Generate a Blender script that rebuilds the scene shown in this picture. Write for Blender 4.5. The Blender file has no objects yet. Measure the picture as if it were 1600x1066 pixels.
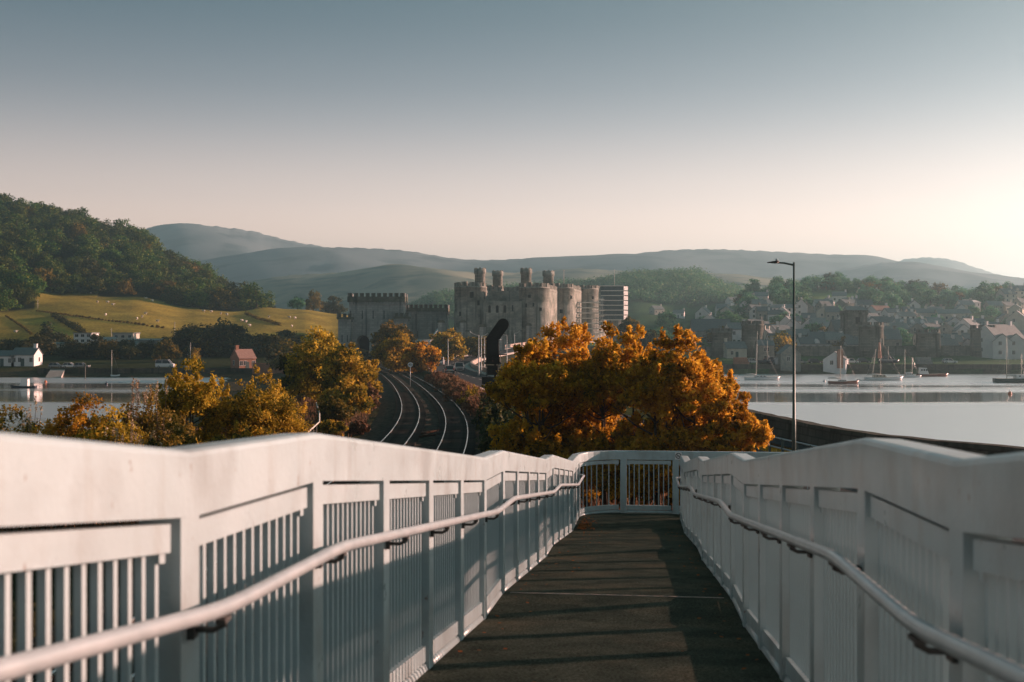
import bpy, bmesh, math, random
import numpy as np
from mathutils import Vector, Matrix
R = math.radians
rnd = random.Random(11)
F = 1778.0            # focal length in photo pixels
CZ = 10.0             # camera height above the water

# ------------------------------------------------------------------ camera
sc = bpy.context.scene
cam_d = bpy.data.cameras.new('camera'); cam = bpy.data.objects.new('camera', cam_d)
sc.collection.objects.link(cam); sc.camera = cam
cam.location = (0, 0, CZ); cam.rotation_euler = (R(90), 0, 0)
cam_d.lens = 40.0; cam_d.sensor_width = 36.0; cam_d.clip_start = 0.05; cam_d.clip_end = 40000
cam_d.dof.use_dof = True; cam_d.dof.focus_distance = 90.0; cam_d.dof.aperture_fstop = 3.6

# ------------------------------------------------------------------ world and sun
SUN_AZ = R(67)        # clockwise from the viewing direction
SUN_EL = R(10.8)
w = bpy.data.worlds.new('World'); sc.world = w; w.use_nodes = True
nt = w.node_tree; nt.nodes.clear()
wo = nt.nodes.new('ShaderNodeOutputWorld'); bg = nt.nodes.new('ShaderNodeBackground')
sky = nt.nodes.new('ShaderNodeTexSky'); sky.sky_type = 'NISHITA'; sky.sun_disc = False
sky.sun_elevation = SUN_EL; sky.sun_rotation = SUN_AZ
sky.air_density = 1.0; sky.dust_density = 1.6; sky.ozone_density = 1.2
tc = nt.nodes.new('ShaderNodeTexCoord'); sp = nt.nodes.new('ShaderNodeSeparateXYZ')
nt.links.new(tc.outputs['Generated'], sp.inputs[0])
rp = nt.nodes.new('ShaderNodeValToRGB')       # evening tint by height above the horizon, then dimmed away from the sun
rp.color_ramp.interpolation = 'B_SPLINE'
els = [(0.0, (1.0, 0.7, 0.57)), (0.09, (0.98, 0.69, 0.565)), (0.122, (0.7, 0.54, 0.48)), (0.17, (0.3273, 0.3, 0.3091)), (0.215, (0.1455, 0.1636, 0.1909)), (0.27, (0.0523, 0.0818, 0.1068)), (0.34, (0.0159, 0.05, 0.0682)), (0.6, (0.0118, 0.05, 0.0532)), (1.0, (0.0091, 0.04, 0.0436))]
cr = rp.color_ramp
while len(cr.elements) < len(els): cr.elements.new(.5)
for e, (p, c) in zip(cr.elements, els): e.position = p; e.color = (*c, 1)
nt.links.new(sp.outputs['Z'], rp.inputs[0])
SKY_GRADE = 11.4
sc1 = nt.nodes.new('ShaderNodeMixRGB'); sc1.blend_type = 'MULTIPLY'; sc1.inputs[0].default_value = 1
sc1.inputs[2].default_value = (SKY_GRADE, SKY_GRADE, SKY_GRADE, 1)
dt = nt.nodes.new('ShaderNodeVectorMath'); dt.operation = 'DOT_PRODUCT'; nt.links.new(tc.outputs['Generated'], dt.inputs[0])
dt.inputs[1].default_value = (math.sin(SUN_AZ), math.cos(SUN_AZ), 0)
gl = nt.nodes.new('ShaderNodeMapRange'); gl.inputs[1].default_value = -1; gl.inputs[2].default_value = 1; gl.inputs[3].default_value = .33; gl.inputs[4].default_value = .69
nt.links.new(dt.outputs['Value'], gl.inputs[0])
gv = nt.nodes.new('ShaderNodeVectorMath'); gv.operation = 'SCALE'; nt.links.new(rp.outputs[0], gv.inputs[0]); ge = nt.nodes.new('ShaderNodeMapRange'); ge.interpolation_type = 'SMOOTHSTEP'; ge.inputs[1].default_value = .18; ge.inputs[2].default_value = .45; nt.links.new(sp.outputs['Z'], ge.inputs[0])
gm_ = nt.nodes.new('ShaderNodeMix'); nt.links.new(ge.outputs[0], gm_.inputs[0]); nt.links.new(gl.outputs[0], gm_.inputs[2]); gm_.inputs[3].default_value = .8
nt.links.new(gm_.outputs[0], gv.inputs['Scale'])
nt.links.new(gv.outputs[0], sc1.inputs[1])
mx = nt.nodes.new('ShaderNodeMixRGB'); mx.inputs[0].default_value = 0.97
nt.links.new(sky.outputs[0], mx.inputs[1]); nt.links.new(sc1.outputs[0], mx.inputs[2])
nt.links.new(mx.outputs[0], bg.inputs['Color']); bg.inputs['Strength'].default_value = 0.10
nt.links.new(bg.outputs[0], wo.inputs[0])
sun_d = bpy.data.lights.new('sun', 'SUN'); sun = bpy.data.objects.new('sun', sun_d); sc.collection.objects.link(sun)
sun_d.energy = 5.0; sun_d.angle = R(0.55); sun_d.color = (1.0, .57, .455)
sdir = Vector((math.sin(SUN_AZ) * math.cos(SUN_EL), math.cos(SUN_AZ) * math.cos(SUN_EL), math.sin(SUN_EL)))
sun.rotation_euler = sdir.to_track_quat('Z', 'Y').to_euler(); sun.location = (60, 20, 60)
sc.view_settings.view_transform = 'Standard'; sc.view_settings.look = 'None'
sc.view_settings.gamma = 1; sc.view_settings.exposure = 1.48; sc.view_settings.use_curve_mapping = False
cy = sc.cycles
cy.use_denoising = True; cy.max_bounces = 6; cy.diffuse_bounces = 2; cy.glossy_bounces = 3; cy.transmission_bounces = 4
cy.volume_bounces = 0; cy.transparent_max_bounces = 6; cy.sample_clamp_indirect = 4
try: cy.denoiser = 'OPENIMAGEDENOISE'
except Exception: pass

# ------------------------------------------------------------------ helpers
C = sc.collection
def P(px, py, d): return Vector(((px - 800) / F * d, d, CZ - (py - 533) / F * d))
def tag(o, label=None, cat=None, group=None, kind=None):
    if label: o['label'] = label
    if cat: o['category'] = cat
    if group: o['group'] = group
    if kind: o['kind'] = kind
    return o
def empty(name, loc=(0, 0, 0), rz=0.0, label=None, cat=None, group=None, scale=1.0):
    o = bpy.data.objects.new(name, None); C.objects.link(o); o.location = loc; o.rotation_euler = (0, 0, rz)
    o.scale = (scale,) * 3; o.empty_display_size = .2
    return tag(o, label, cat, group)
def link(name, me, parent=None, loc=None, rot=None, scale=None):
    o = bpy.data.objects.new(name, me); C.objects.link(o)
    if parent: o.parent = parent
    if loc is not None: o.location = loc
    if rot is not None: o.rotation_euler = rot
    if scale is not None: o.scale = scale
    return o
def copy_tree(o, parent=None):
    c = o.copy(); C.objects.link(c); c.parent = parent
    for ch in [x for x in KIDS.get(o.name, [])]: copy_tree(ch, c)
    return c
KIDS = {}
def note(root):
    """remember the children of a prototype so that copies need no scene update"""
    def rec(o):
        KIDS[o.name] = list(o.children)
        for ch in o.children: rec(ch)
    rec(root)
class MB:
    """collects vertices and faces for ONE mesh"""
    def __init__(s): s.v = []; s.f = []; s.m = []; s.sm = []; s.cm = 0; s.smooth = False
    def face(s, idx): s.f.append(tuple(idx)); s.m.append(s.cm); s.sm.append(s.smooth)
    def add(s, vs, fs):
        b = len(s.v); s.v += [tuple(v) for v in vs]
        for f in fs: s.face([b + i for i in f])
    def box(s, lo, hi, M=None):
        x0, y0, z0 = lo; x1, y1, z1 = hi
        vs = [(x0,y0,z0),(x1,y0,z0),(x1,y1,z0),(x0,y1,z0),(x0,y0,z1),(x1,y0,z1),(x1,y1,z1),(x0,y1,z1)]
        if M is not None: vs = [tuple(M @ Vector(v)) for v in vs]
        s.add(vs, [(0,3,2,1),(4,5,6,7),(0,1,5,4),(1,2,6,5),(2,3,7,6),(3,0,4,7)]); return s
    def cbox(s, c, size, M=None):
        return s.box([c[i] - size[i] / 2 for i in range(3)], [c[i] + size[i] / 2 for i in range(3)], M)
    def tube(s, pts, r, n=8, cap=True):
        pts = [Vector(p) for p in pts]; rs = r if hasattr(r, '__len__') else [r] * len(pts)
        b = len(s.v); up = Vector((0, 0, 1))
        for i, p in enumerate(pts):
            t = (pts[min(i + 1, len(pts) - 1)] - pts[max(i - 1, 0)]).normalized()
            a = t.cross(up if abs(t.z) < .95 else Vector((0, 1, 0))).normalized(); c = a.cross(t)
            for k in range(n):
                q = 2 * math.pi * k / n
                s.v.append(tuple(p + (a * math.cos(q) + c * math.sin(q)) * rs[i]))
        osm = s.smooth; s.smooth = n > 5
        for i in range(len(pts) - 1):
            for k in range(n):
                k2 = (k + 1) % n
                s.face((b + i*n + k, b + (i+1)*n + k, b + (i+1)*n + k2, b + i*n + k2))
        s.smooth = osm
        if cap:
            s.face([b + k for k in range(n)]); s.face([b + (len(pts)-1)*n + k for k in reversed(range(n))])
        return s
    def lathe(s, prof, n=24, c=(0, 0, 0), cap=True, a0=0):
        b = len(s.v)
        for r, z in prof:
            for k in range(n):
                q = a0 + 2 * math.pi * k / n
                s.v.append((c[0] + r * math.cos(q), c[1] + r * math.sin(q), c[2] + z))
        osm = s.smooth; s.smooth = n > 8
        for i in range(len(prof) - 1):
            for k in range(n):
                k2 = (k + 1) % n
                s.face((b + i*n + k, b + i*n + k2, b + (i+1)*n + k2, b + (i+1)*n + k))
        s.smooth = osm
        if cap:
            s.face([b + k for k in reversed(range(n))]); s.face([b + (len(prof)-1)*n + k for k in range(n)])
        return s
    def sweep(s, prof_pts, closed=True, cap=True):
        """prof_pts: list of rings (each a list of 3-D points)"""
        b = len(s.v); n = len(prof_pts[0])
        for ring in prof_pts: s.v += [tuple(p) for p in ring]
        for i in range(len(prof_pts) - 1):
            for k in range(n if closed else n - 1):
                k2 = (k + 1) % n
                s.face((b + i*n + k, b + i*n + k2, b + (i+1)*n + k2, b + (i+1)*n + k))
        if cap and closed:
            s.face([b + k for k in reversed(range(n))]); s.face([b + (len(prof_pts)-1)*n + k for k in range(n)])
        return s
    def add_prism(s, ring, z0, z1):
        return s.sweep([[(a, b, z0) for a, b in ring], [(a, b, z1) for a, b in ring]])
    def mesh(s, name, mats):
        me = bpy.data.meshes.new(name); me.from_pydata(s.v, [], s.f)
        for m in (mats if isinstance(mats, (list, tuple)) else [mats]): me.materials.append(m)
        me.polygons.foreach_set('material_index', s.m)
        me.polygons.foreach_set('use_smooth', s.sm)
        bm = bmesh.new(); bm.from_mesh(me); bmesh.ops.recalc_face_normals(bm, faces=bm.faces); bm.to_mesh(me); bm.free()
        return me
    def obj(s, name, mats, parent=None, loc=None, rot=None): return link(name, s.mesh(name, mats), parent, loc, rot)

# ------------------------------------------------------------------ materials
def mat(name, c, c2=None, scale=4.0, rough=.8, bump=0.0, bscale=None, metal=0.0, spec=.5, detail=4, stretch=None, c3=None, s3=1.0, coat=0.0, obj_rand=0.0):
    m = bpy.data.materials.new(name); m.use_nodes = True; n = m.node_tree; b = n.nodes['Principled BSDF']
    b.inputs['Roughness'].default_value = rough; b.inputs['Metallic'].default_value = metal
    b.inputs['Specular IOR Level'].default_value = spec if rough < .75 else .04; b.inputs['Coat Weight'].default_value = coat
    b.inputs['Base Color'].default_value = (*c, 1)
    tcx = n.nodes.new('ShaderNodeTexCoord'); src = tcx.outputs['Object']
    if stretch:
        mp = n.nodes.new('ShaderNodeMapping'); mp.inputs['Scale'].default_value = stretch
        n.links.new(src, mp.inputs[0]); src = mp.outputs[0]
    col = None
    if c2:
        no = n.nodes.new('ShaderNodeTexNoise'); no.inputs['Scale'].default_value = scale; no.inputs['Detail'].default_value = detail
        n.links.new(src, no.inputs['Vector'])
        cr = n.nodes.new('ShaderNodeValToRGB'); cr.color_ramp.elements[0].position = .35; cr.color_ramp.elements[1].position = .68
        cr.color_ramp.elements[0].color = (*c, 1); cr.color_ramp.elements[1].color = (*c2, 1)
        n.links.new(no.outputs[0], cr.inputs[0]); col = cr.outputs[0]
        if c3:
            n3 = n.nodes.new('ShaderNodeTexNoise'); n3.inputs['Scale'].default_value = s3; n3.inputs['Detail'].default_value = 5
            n.links.new(tcx.outputs['Object'], n3.inputs['Vector'])
            r3 = n.nodes.new('ShaderNodeValToRGB'); r3.color_ramp.elements[0].position = .5; r3.color_ramp.elements[1].position = .66
            n.links.new(n3.outputs[0], r3.inputs[0])
            mm = n.nodes.new('ShaderNodeMixRGB'); mm.inputs[2].default_value = (*c3, 1)
            n.links.new(r3.outputs[0], mm.inputs[0]); n.links.new(col, mm.inputs[1]); col = mm.outputs[0]
    if obj_rand:
        oi = n.nodes.new('ShaderNodeObjectInfo'); hs = n.nodes.new('ShaderNodeHueSaturation')
        mr = n.nodes.new('ShaderNodeMapRange'); mr.inputs[3].default_value = 1 - obj_rand; mr.inputs[4].default_value = 1 + obj_rand
        n.links.new(oi.outputs['Random'], mr.inputs[0]); n.links.new(mr.outputs[0], hs.inputs['Value'])
        if col: n.links.new(col, hs.inputs['Color'])
        else: hs.inputs['Color'].default_value = (*c, 1)
        col = hs.outputs[0]
    if col: n.links.new(col, b.inputs['Base Color'])
    if bump:
        nb = n.nodes.new('ShaderNodeTexNoise'); nb.inputs['Scale'].default_value = bscale or scale * 3; nb.inputs['Detail'].default_value = 5
        n.links.new(src, nb.inputs['Vector'])
        bp = n.nodes.new('ShaderNodeBump'); bp.inputs['Strength'].default_value = bump; bp.inputs['Distance'].default_value = .05
        n.links.new(nb.outputs[0], bp.inputs['Height']); n.links.new(bp.outputs[0], b.inputs['Normal'])
    return m

def leaf_mat(name, cols, trans=.35, rv=.12, hv=.02):
    """cols: dark, mid, light leaf colours chosen by the per-leaf tint"""
    m = bpy.data.materials.new(name); m.use_nodes = True; n = m.node_tree; n.nodes.clear()
    out = n.nodes.new('ShaderNodeOutputMaterial')
    at = n.nodes.new('ShaderNodeAttribute'); at.attribute_name = 'tint'
    cr = n.nodes.new('ShaderNodeValToRGB')
    while len(cr.color_ramp.elements) < len(cols): cr.color_ramp.elements.new(.5)
    for i, (e, c) in enumerate(zip(cr.color_ramp.elements, cols)): e.position = i / (len(cols) - 1); e.color = (*c, 1)
    n.links.new(at.outputs['Fac'], cr.inputs[0])
    oi = n.nodes.new('ShaderNodeObjectInfo'); hs = n.nodes.new('ShaderNodeHueSaturation')
    mr = n.nodes.new('ShaderNodeMapRange'); mr.inputs[3].default_value = 1 - rv; mr.inputs[4].default_value = 1 + rv
    mh = n.nodes.new('ShaderNodeMapRange'); mh.inputs[3].default_value = .5 - hv; mh.inputs[4].default_value = .5 + hv
    n.links.new(oi.outputs['Random'], mr.inputs[0]); n.links.new(mr.outputs[0], hs.inputs['Value'])
    n.links.new(oi.outputs['Random'], mh.inputs[0]); n.links.new(mh.outputs[0], hs.inputs['Hue'])
    n.links.new(cr.outputs[0], hs.inputs['Color'])
    d = n.nodes.new('ShaderNodeBsdfPrincipled'); d.inputs['Roughness'].default_value = .6; d.inputs['Specular IOR Level'].default_value = .1
    t = n.nodes.new('ShaderNodeBsdfTranslucent'); mxs = n.nodes.new('ShaderNodeMixShader'); mxs.inputs[0].default_value = trans
    n.links.new(hs.outputs[0], d.inputs['Base Color']); n.links.new(hs.outputs[0], t.inputs[0])
    n.links.new(d.outputs[0], mxs.inputs[1]); n.links.new(t.outputs[0], mxs.inputs[2]); n.links.new(mxs.outputs[0], out.inputs[0])
    return m

def paint_mat():
    """weathered gloss paint of the parapets: faint grime, rain streaks, a few rust specks"""
    m = mat('white_paint', (.39, .495, .52), (.35, .445, .465), 1.6, .34, .06, 40, c3=(.30, .365, .375), s3=1.9)
    n = m.node_tree; b = n.nodes['Principled BSDF']; base = b.inputs['Base Color'].links[0].from_socket
    t = n.nodes.new('ShaderNodeTexCoord')
    def noise(sc_, st, det=5):
        mp = n.nodes.new('ShaderNodeMapping'); mp.inputs['Scale'].default_value = st; n.links.new(t.outputs['Object'], mp.inputs[0])
        a = n.nodes.new('ShaderNodeTexNoise'); a.inputs['Scale'].default_value = sc_; a.inputs['Detail'].default_value = det; n.links.new(mp.outputs[0], a.inputs['Vector']); return a.outputs[0]
    def layer(base, src, lo, hi, amt, c):
        r = n.nodes.new('ShaderNodeMapRange'); r.inputs[1].default_value = lo; r.inputs[2].default_value = hi; r.inputs[4].default_value = amt; n.links.new(src, r.inputs[0])
        x = n.nodes.new('ShaderNodeMixRGB'); x.inputs[2].default_value = (*c, 1); n.links.new(r.outputs[0], x.inputs[0]); n.links.new(base, x.inputs[1]); return x.outputs[0]
    base = layer(base, noise(9, (1, 1, .10)), .55, .75, .35, (.25, .25, .22))
    base = layer(base, noise(26, (1, 1, .6), 3), .70, .76, .8, (.16, .08, .045))
    n.links.new(base, b.inputs['Base Color'])
    mr = n.nodes.new('ShaderNodeMapRange'); mr.inputs[3].default_value = .18; mr.inputs[4].default_value = .48; n.links.new(noise(5, (1, 1, 1), 6), mr.inputs[0]); n.links.new(mr.outputs[0], b.inputs['Roughness'])
    return m
def stone_mat(name, c1, c2, c3, bs=(1.1, .55)):
    m = mat(name, c1, c2, .35, .95, .0, c3=c3, s3=.16, detail=8)
    n = m.node_tree; b = n.nodes['Principled BSDF']; base = b.inputs['Base Color'].links[0].from_socket
    tcx = n.nodes.new('ShaderNodeTexCoord'); g = n.nodes.new('ShaderNodeNewGeometry')
    # coursing wraps round: horizontal = x+y, vertical = z
    s_ = n.nodes.new('ShaderNodeSeparateXYZ'); n.links.new(tcx.outputs['Object'], s_.inputs[0])
    ad = n.nodes.new('ShaderNodeMath'); ad.operation = 'ADD'; n.links.new(s_.outputs[0], ad.inputs[0]); n.links.new(s_.outputs[1], ad.inputs[1])
    cb = n.nodes.new('ShaderNodeCombineXYZ'); n.links.new(ad.outputs[0], cb.inputs[0]); n.links.new(s_.outputs[2], cb.inputs[1])
    br = n.nodes.new('ShaderNodeTexBrick'); br.inputs['Scale'].default_value = 1; br.inputs['Brick Width'].default_value = bs[0]
    br.inputs['Row Height'].default_value = bs[1]; br.inputs['Mortar Size'].default_value = .04
    br.inputs['Color1'].default_value = (.75, .75, .75, 1); br.inputs['Color2'].default_value = (1.15, 1.13, 1.1, 1); br.inputs['Mortar'].default_value = (.55, .55, .55, 1)
    n.links.new(cb.outputs[0], br.inputs['Vector'])
    mm = n.nodes.new('ShaderNodeMixRGB'); mm.blend_type = 'MULTIPLY'; mm.inputs[0].default_value = .8
    n.links.new(base, mm.inputs[1]); n.links.new(br.outputs[0], mm.inputs[2])
    # dark rain streaks, long in z
    mp = n.nodes.new('ShaderNodeMapping'); mp.inputs['Scale'].default_value = (.7, .7, .05); n.links.new(tcx.outputs['Object'], mp.inputs[0])
    ns = n.nodes.new('ShaderNodeTexNoise'); ns.inputs['Scale'].default_value = 1.0; ns.inputs['Detail'].default_value = 4; n.links.new(mp.outputs[0], ns.inputs['Vector'])
    rs = n.nodes.new('ShaderNodeValToRGB'); rs.color_ramp.elements[0].position = .52; rs.color_ramp.elements[1].position = .7
    n.links.new(ns.outputs[0], rs.inputs[0])
    m2 = n.nodes.new('ShaderNodeMixRGB'); m2.inputs[2].default_value = (c1[0]*.35, c1[1]*.36, c1[2]*.34, 1)
    n.links.new(rs.outputs[0], m2.inputs[0]); n.links.new(mm.outputs[0], m2.inputs[1]); n.links.new(m2.outputs[0], b.inputs['Base Color'])
    bp = n.nodes.new('ShaderNodeBump'); bp.inputs['Strength'].default_value = .6; bp.inputs['Distance'].default_value = .15
    nb = n.nodes.new('ShaderNodeTexNoise'); nb.inputs['Scale'].default_value = 1.7; nb.inputs['Detail'].default_value = 6
    n.links.new(tcx.outputs['Object'], nb.inputs['Vector']); n.links.new(nb.outputs[0], bp.inputs['Height']); n.links.new(bp.outputs[0], b.inputs['Normal'])
    return m
M = {}
M['paint'] = paint_mat()
M['steel'] = mat('galvanised_steel', (.42, .48, .50), (.34, .40, .42), 9, .30, .03, metal=.15)
M['dark_steel'] = mat('dark_fitting', (.03, .035, .035), (.06, .06, .055), 9, .6)
M['black'] = mat('black_paint', (.012, .014, .013), (.02, .02, .02), 6, .6)
M['castle'] = stone_mat('castle_stone', (.27, .28, .25), (.45, .445, .40), (.15, .17, .14))
M['portal'] = stone_mat('bridge_limestone', (.36, .37, .36), (.46, .46, .44), (.26, .28, .27), (1.6, .8))
M['portal_cap'] = stone_mat('mossy_limestone', (.13, .14, .11), (.20, .19, .15), (.08, .10, .06), (1.2, .8))
M['townwall'] = stone_mat('town_wall_stone', (.17, .18, .16), (.27, .26, .23), (.12, .14, .11))
M['sea_stone'] = stone_mat('sea_wall_stone', (.075, .075, .06), (.13, .12, .10), (.05, .06, .04), (.9, .45))
M['dark'] = mat('opening_shade', (.012, .013, .013), rough=.9)  # near-black colour stands for the shade inside openings
M['white_wall'] = mat('white_render', (.66, .65, .66), (.74, .73, .72), .8, .85, .05, 12, obj_rand=.08)
M['cream_wall'] = mat('cream_render', (.52, .48, .42), (.60, .56, .49), .8, .85, .05, 12, obj_rand=.1)
M['stone_house'] = mat('house_stone', (.24, .25, .23), (.36, .35, .31), 1.4, .95, .3, 5, obj_rand=.15)
M['brick'] = mat('brick_wall', (.34, .17, .12), (.42, .23, .16), 2.5, .9, .2, 9)
M['slate'] = mat('slate_roof', (.11, .13, .135), (.17, .19, .19), 2.2, .7, .2, 8, obj_rand=.15)
M['grey_slate'] = mat('pale_slate_roof', (.20, .23, .23), (.28, .30, .29), 2.2, .75, .2, 8, obj_rand=.12)
M['red_tile'] = mat('red_tile_roof', (.33, .20, .17), (.42, .27, .22), 3, .85, .2, 9)
M['glass'] = mat('window_glass', (.02, .025, .03), rough=.12, spec=.6)
M['frame'] = mat('window_frame', (.62, .62, .6), rough=.6)
M['sheet_white'] = mat('white_sheeting', (.72, .72, .70), (.62, .63, .62), .5, .7)
M['net'] = mat('debris_netting', (.075, .10, .11), (.13, .16, .17), .7, .8)
M['board'] = mat('scaffold_board', (.70, .68, .62), (.78, .76, .70), 2, .8)
M['bark'] = mat('bark', (.06, .05, .04), (.11, .09, .07), 5, .95, .4, 18)
M['asphalt'] = mat('asphalt', (.050, .052, .054), (.072, .073, .074), 1.2, .85, .1, 30)
M['concrete'] = mat('concrete', (.40, .36, .33), (.48, .43, .39), 1.5, .9, .1, 12)
M['kerb_wall'] = mat('pinkish_concrete', (.42, .34, .30), (.50, .42, .37), 1.0, .9, .15, 6)
M['ballast'] = mat('ballast', (.020, .020, .017), (.10, .085, .064), 3.2, .95, .9, 14, detail=8)
M['rail'] = mat('rail_steel', (.50, .50, .47), (.62, .61, .58), 3, .25, metal=.8)
M['rust'] = mat('rusty_rail_side', (.04, .022, .015), (.06, .032, .02), 4, .85)
M['sleeper'] = mat('sleeper', (.05, .047, .042), (.085, .078, .068), 4, .9, .2, obj_rand=.2)
M['signwhite'] = mat('sign_white', (.72, .72, .72), rough=.5)
M['signblack'] = mat('sign_black', (.02, .02, .022), rough=.5)
M['hull_white'] = mat('white_hull', (.70, .71, .72), (.64, .65, .66), 1, .35)
M['hull_red'] = mat('varnished_red_hull', (.17, .05, .03), (.24, .08, .05), 1, .35)
M['hull_dark'] = mat('dark_green_hull', (.015, .035, .03), rough=.35)
M['hull_navy'] = mat('navy_hull', (.015, .02, .035), rough=.35)
M['hull_orange'] = mat('orange_hull', (.55, .18, .09), rough=.5)
M['spar'] = mat('pale_spar', (.62, .58, .50), rough=.5)
M['sail_pink'] = mat('pinkish_sail_bag', (.55, .27, .20), (.62, .36, .28), 2, .8)
M['cream_deck'] = mat('cream_deck', (.55, .47, .38), rough=.7)
M['wool'] = mat('wool', (.62, .58, .50), (.50, .46, .40), 6, .95)
M['tyre'] = mat('tyre', (.015, .015, .015), rough=.85)
M['car_white'] = mat('white_car_paint', (.72, .73, .74), rough=.3, coat=.5)
M['car_silver'] = mat('silver_car_paint', (.30, .32, .34), rough=.3, metal=.5, coat=.5)
M['car_dark'] = mat('dark_car_paint', (.03, .035, .045), rough=.25, coat=.5)
M['car_red'] = mat('red_car_paint', (.30, .03, .02), rough=.3, coat=.5)
M['lamp_red'] = mat('red_lens', (.35, .02, .02), rough=.3)
M['lamp_clear'] = mat('clear_lens', (.6, .6, .58), rough=.2)
M['plate'] = mat('number_plate', (.55, .50, .30), rough=.5)
M['lamp_grey'] = mat('lamp_column_grey', (.05, .085, .075), (.07, .11, .10), 3, .45, metal=.3)
M['timber'] = mat('grey_timber', (.10, .10, .09), (.17, .16, .14), 4, .9, stretch=(1, 1, 6))
M['green_door'] = mat('painted_door', (.05, .09, .09), rough=.6)
M['hill_grass'] = None
# leaves
M['lf_orange'] = leaf_mat('autumn_leaves', [(.10, .085, .014), (.42, .22, .018), (.68, .37, .030), (.82, .53, .07)], .5, .06, .006)
M['lf_gold'] = leaf_mat('golden_leaves', [(.05, .068, .014), (.22, .17, .02), (.45, .29, .03), (.66, .43, .06)], .47, .08, .008)
M['lf_olive'] = leaf_mat('olive_leaves', [(.03, .042, .012), (.10, .09, .018), (.20, .14, .022), (.30, .20, .03)], .35, .12, .012)
M['lf_dark'] = leaf_mat('dark_green_leaves', [(.012, .024, .010), (.035, .050, .018), (.07, .075, .022), (.13, .105, .028)], .3, .18, .015)
M['lf_hill'] = leaf_mat('woodland_leaves', [(.010, .036, .010), (.036, .080, .014), (.085, .125, .020), (.19, .18, .028)], .30, .42, .026)
M['lf_town'] = leaf_mat('town_tree_leaves', [(.035, .135, .075), (.07, .235, .12), (.12, .30, .14), (.24, .34, .14)], .30, .22, .02)
M['lf_rust'] = leaf_mat('rusty_scrub', [(.05, .03, .015), (.16, .085, .045), (.27, .15, .085), (.36, .22, .13)], .35, .12, .012)
M['lf_pale'] = leaf_mat('pale_seed_heads', [(.08, .07, .035), (.26, .20, .11), (.42, .32, .20), (.50, .40, .27)], .35, .1, .01)

# ------------------------------------------------------------------ terrain
def curve_fn(pts, win=26, lo=-90, hi=480):
    ys = np.arange(lo - 60, hi + 60, 1.0)
    v = np.interp(ys, [p[0] for p in pts], [p[1] for p in pts])
    k = np.ones(win) / win
    for _ in range(2):
        e = np.concatenate([np.full(win, v[0]), v, np.full(win, v[-1])]); v = np.convolve(e, k, 'same')[win:-win]
    return lambda y: np.interp(y, ys, v)
track_x = curve_fn([(-90, -14), (-40, -8), (0, -6.2), (30, -5.3), (50, -4.9), (68, -5.0), (84, -5.8), (99.7, -7.1), (122.6, -9.7), (159, -14.4), (205, -21.2), (254, -30.2), (314, -41), (380, -50), (430, -56.5), (480, -63)])
road_x = curve_fn([(-90, 26), (0, 17.5), (36, 13.2), (60, 9.2), (100, 4.6), (150, -1), (200, -8.5), (240, -13.5), (270, -15.5), (305, -13.5), (350, -3), (400, 11), (450, 27), (480, 36)], 22)
road_z = curve_fn([(-90, 4.0), (240, 4.0), (280, 4.3), (310, 5.2), (350, 6.7), (400, 8.6), (440, 9.6), (480, 10)], 20)
edge_l = curve_fn([(-90, -30), (30, -26), (60, -23), (100, -19), (130, -21), (160, -26), (205, -33), (254, -42), (314, -55), (400, -74), (480, -90)], 16)
edge_r = curve_fn([(-90, 34), (30, 29), (50, 24.3), (53.7, 20.5), (61, 18.4), (76, 17), (100, 16), (200, 16), (300, 22), (380, 48), (480, 90)], 6)
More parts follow.
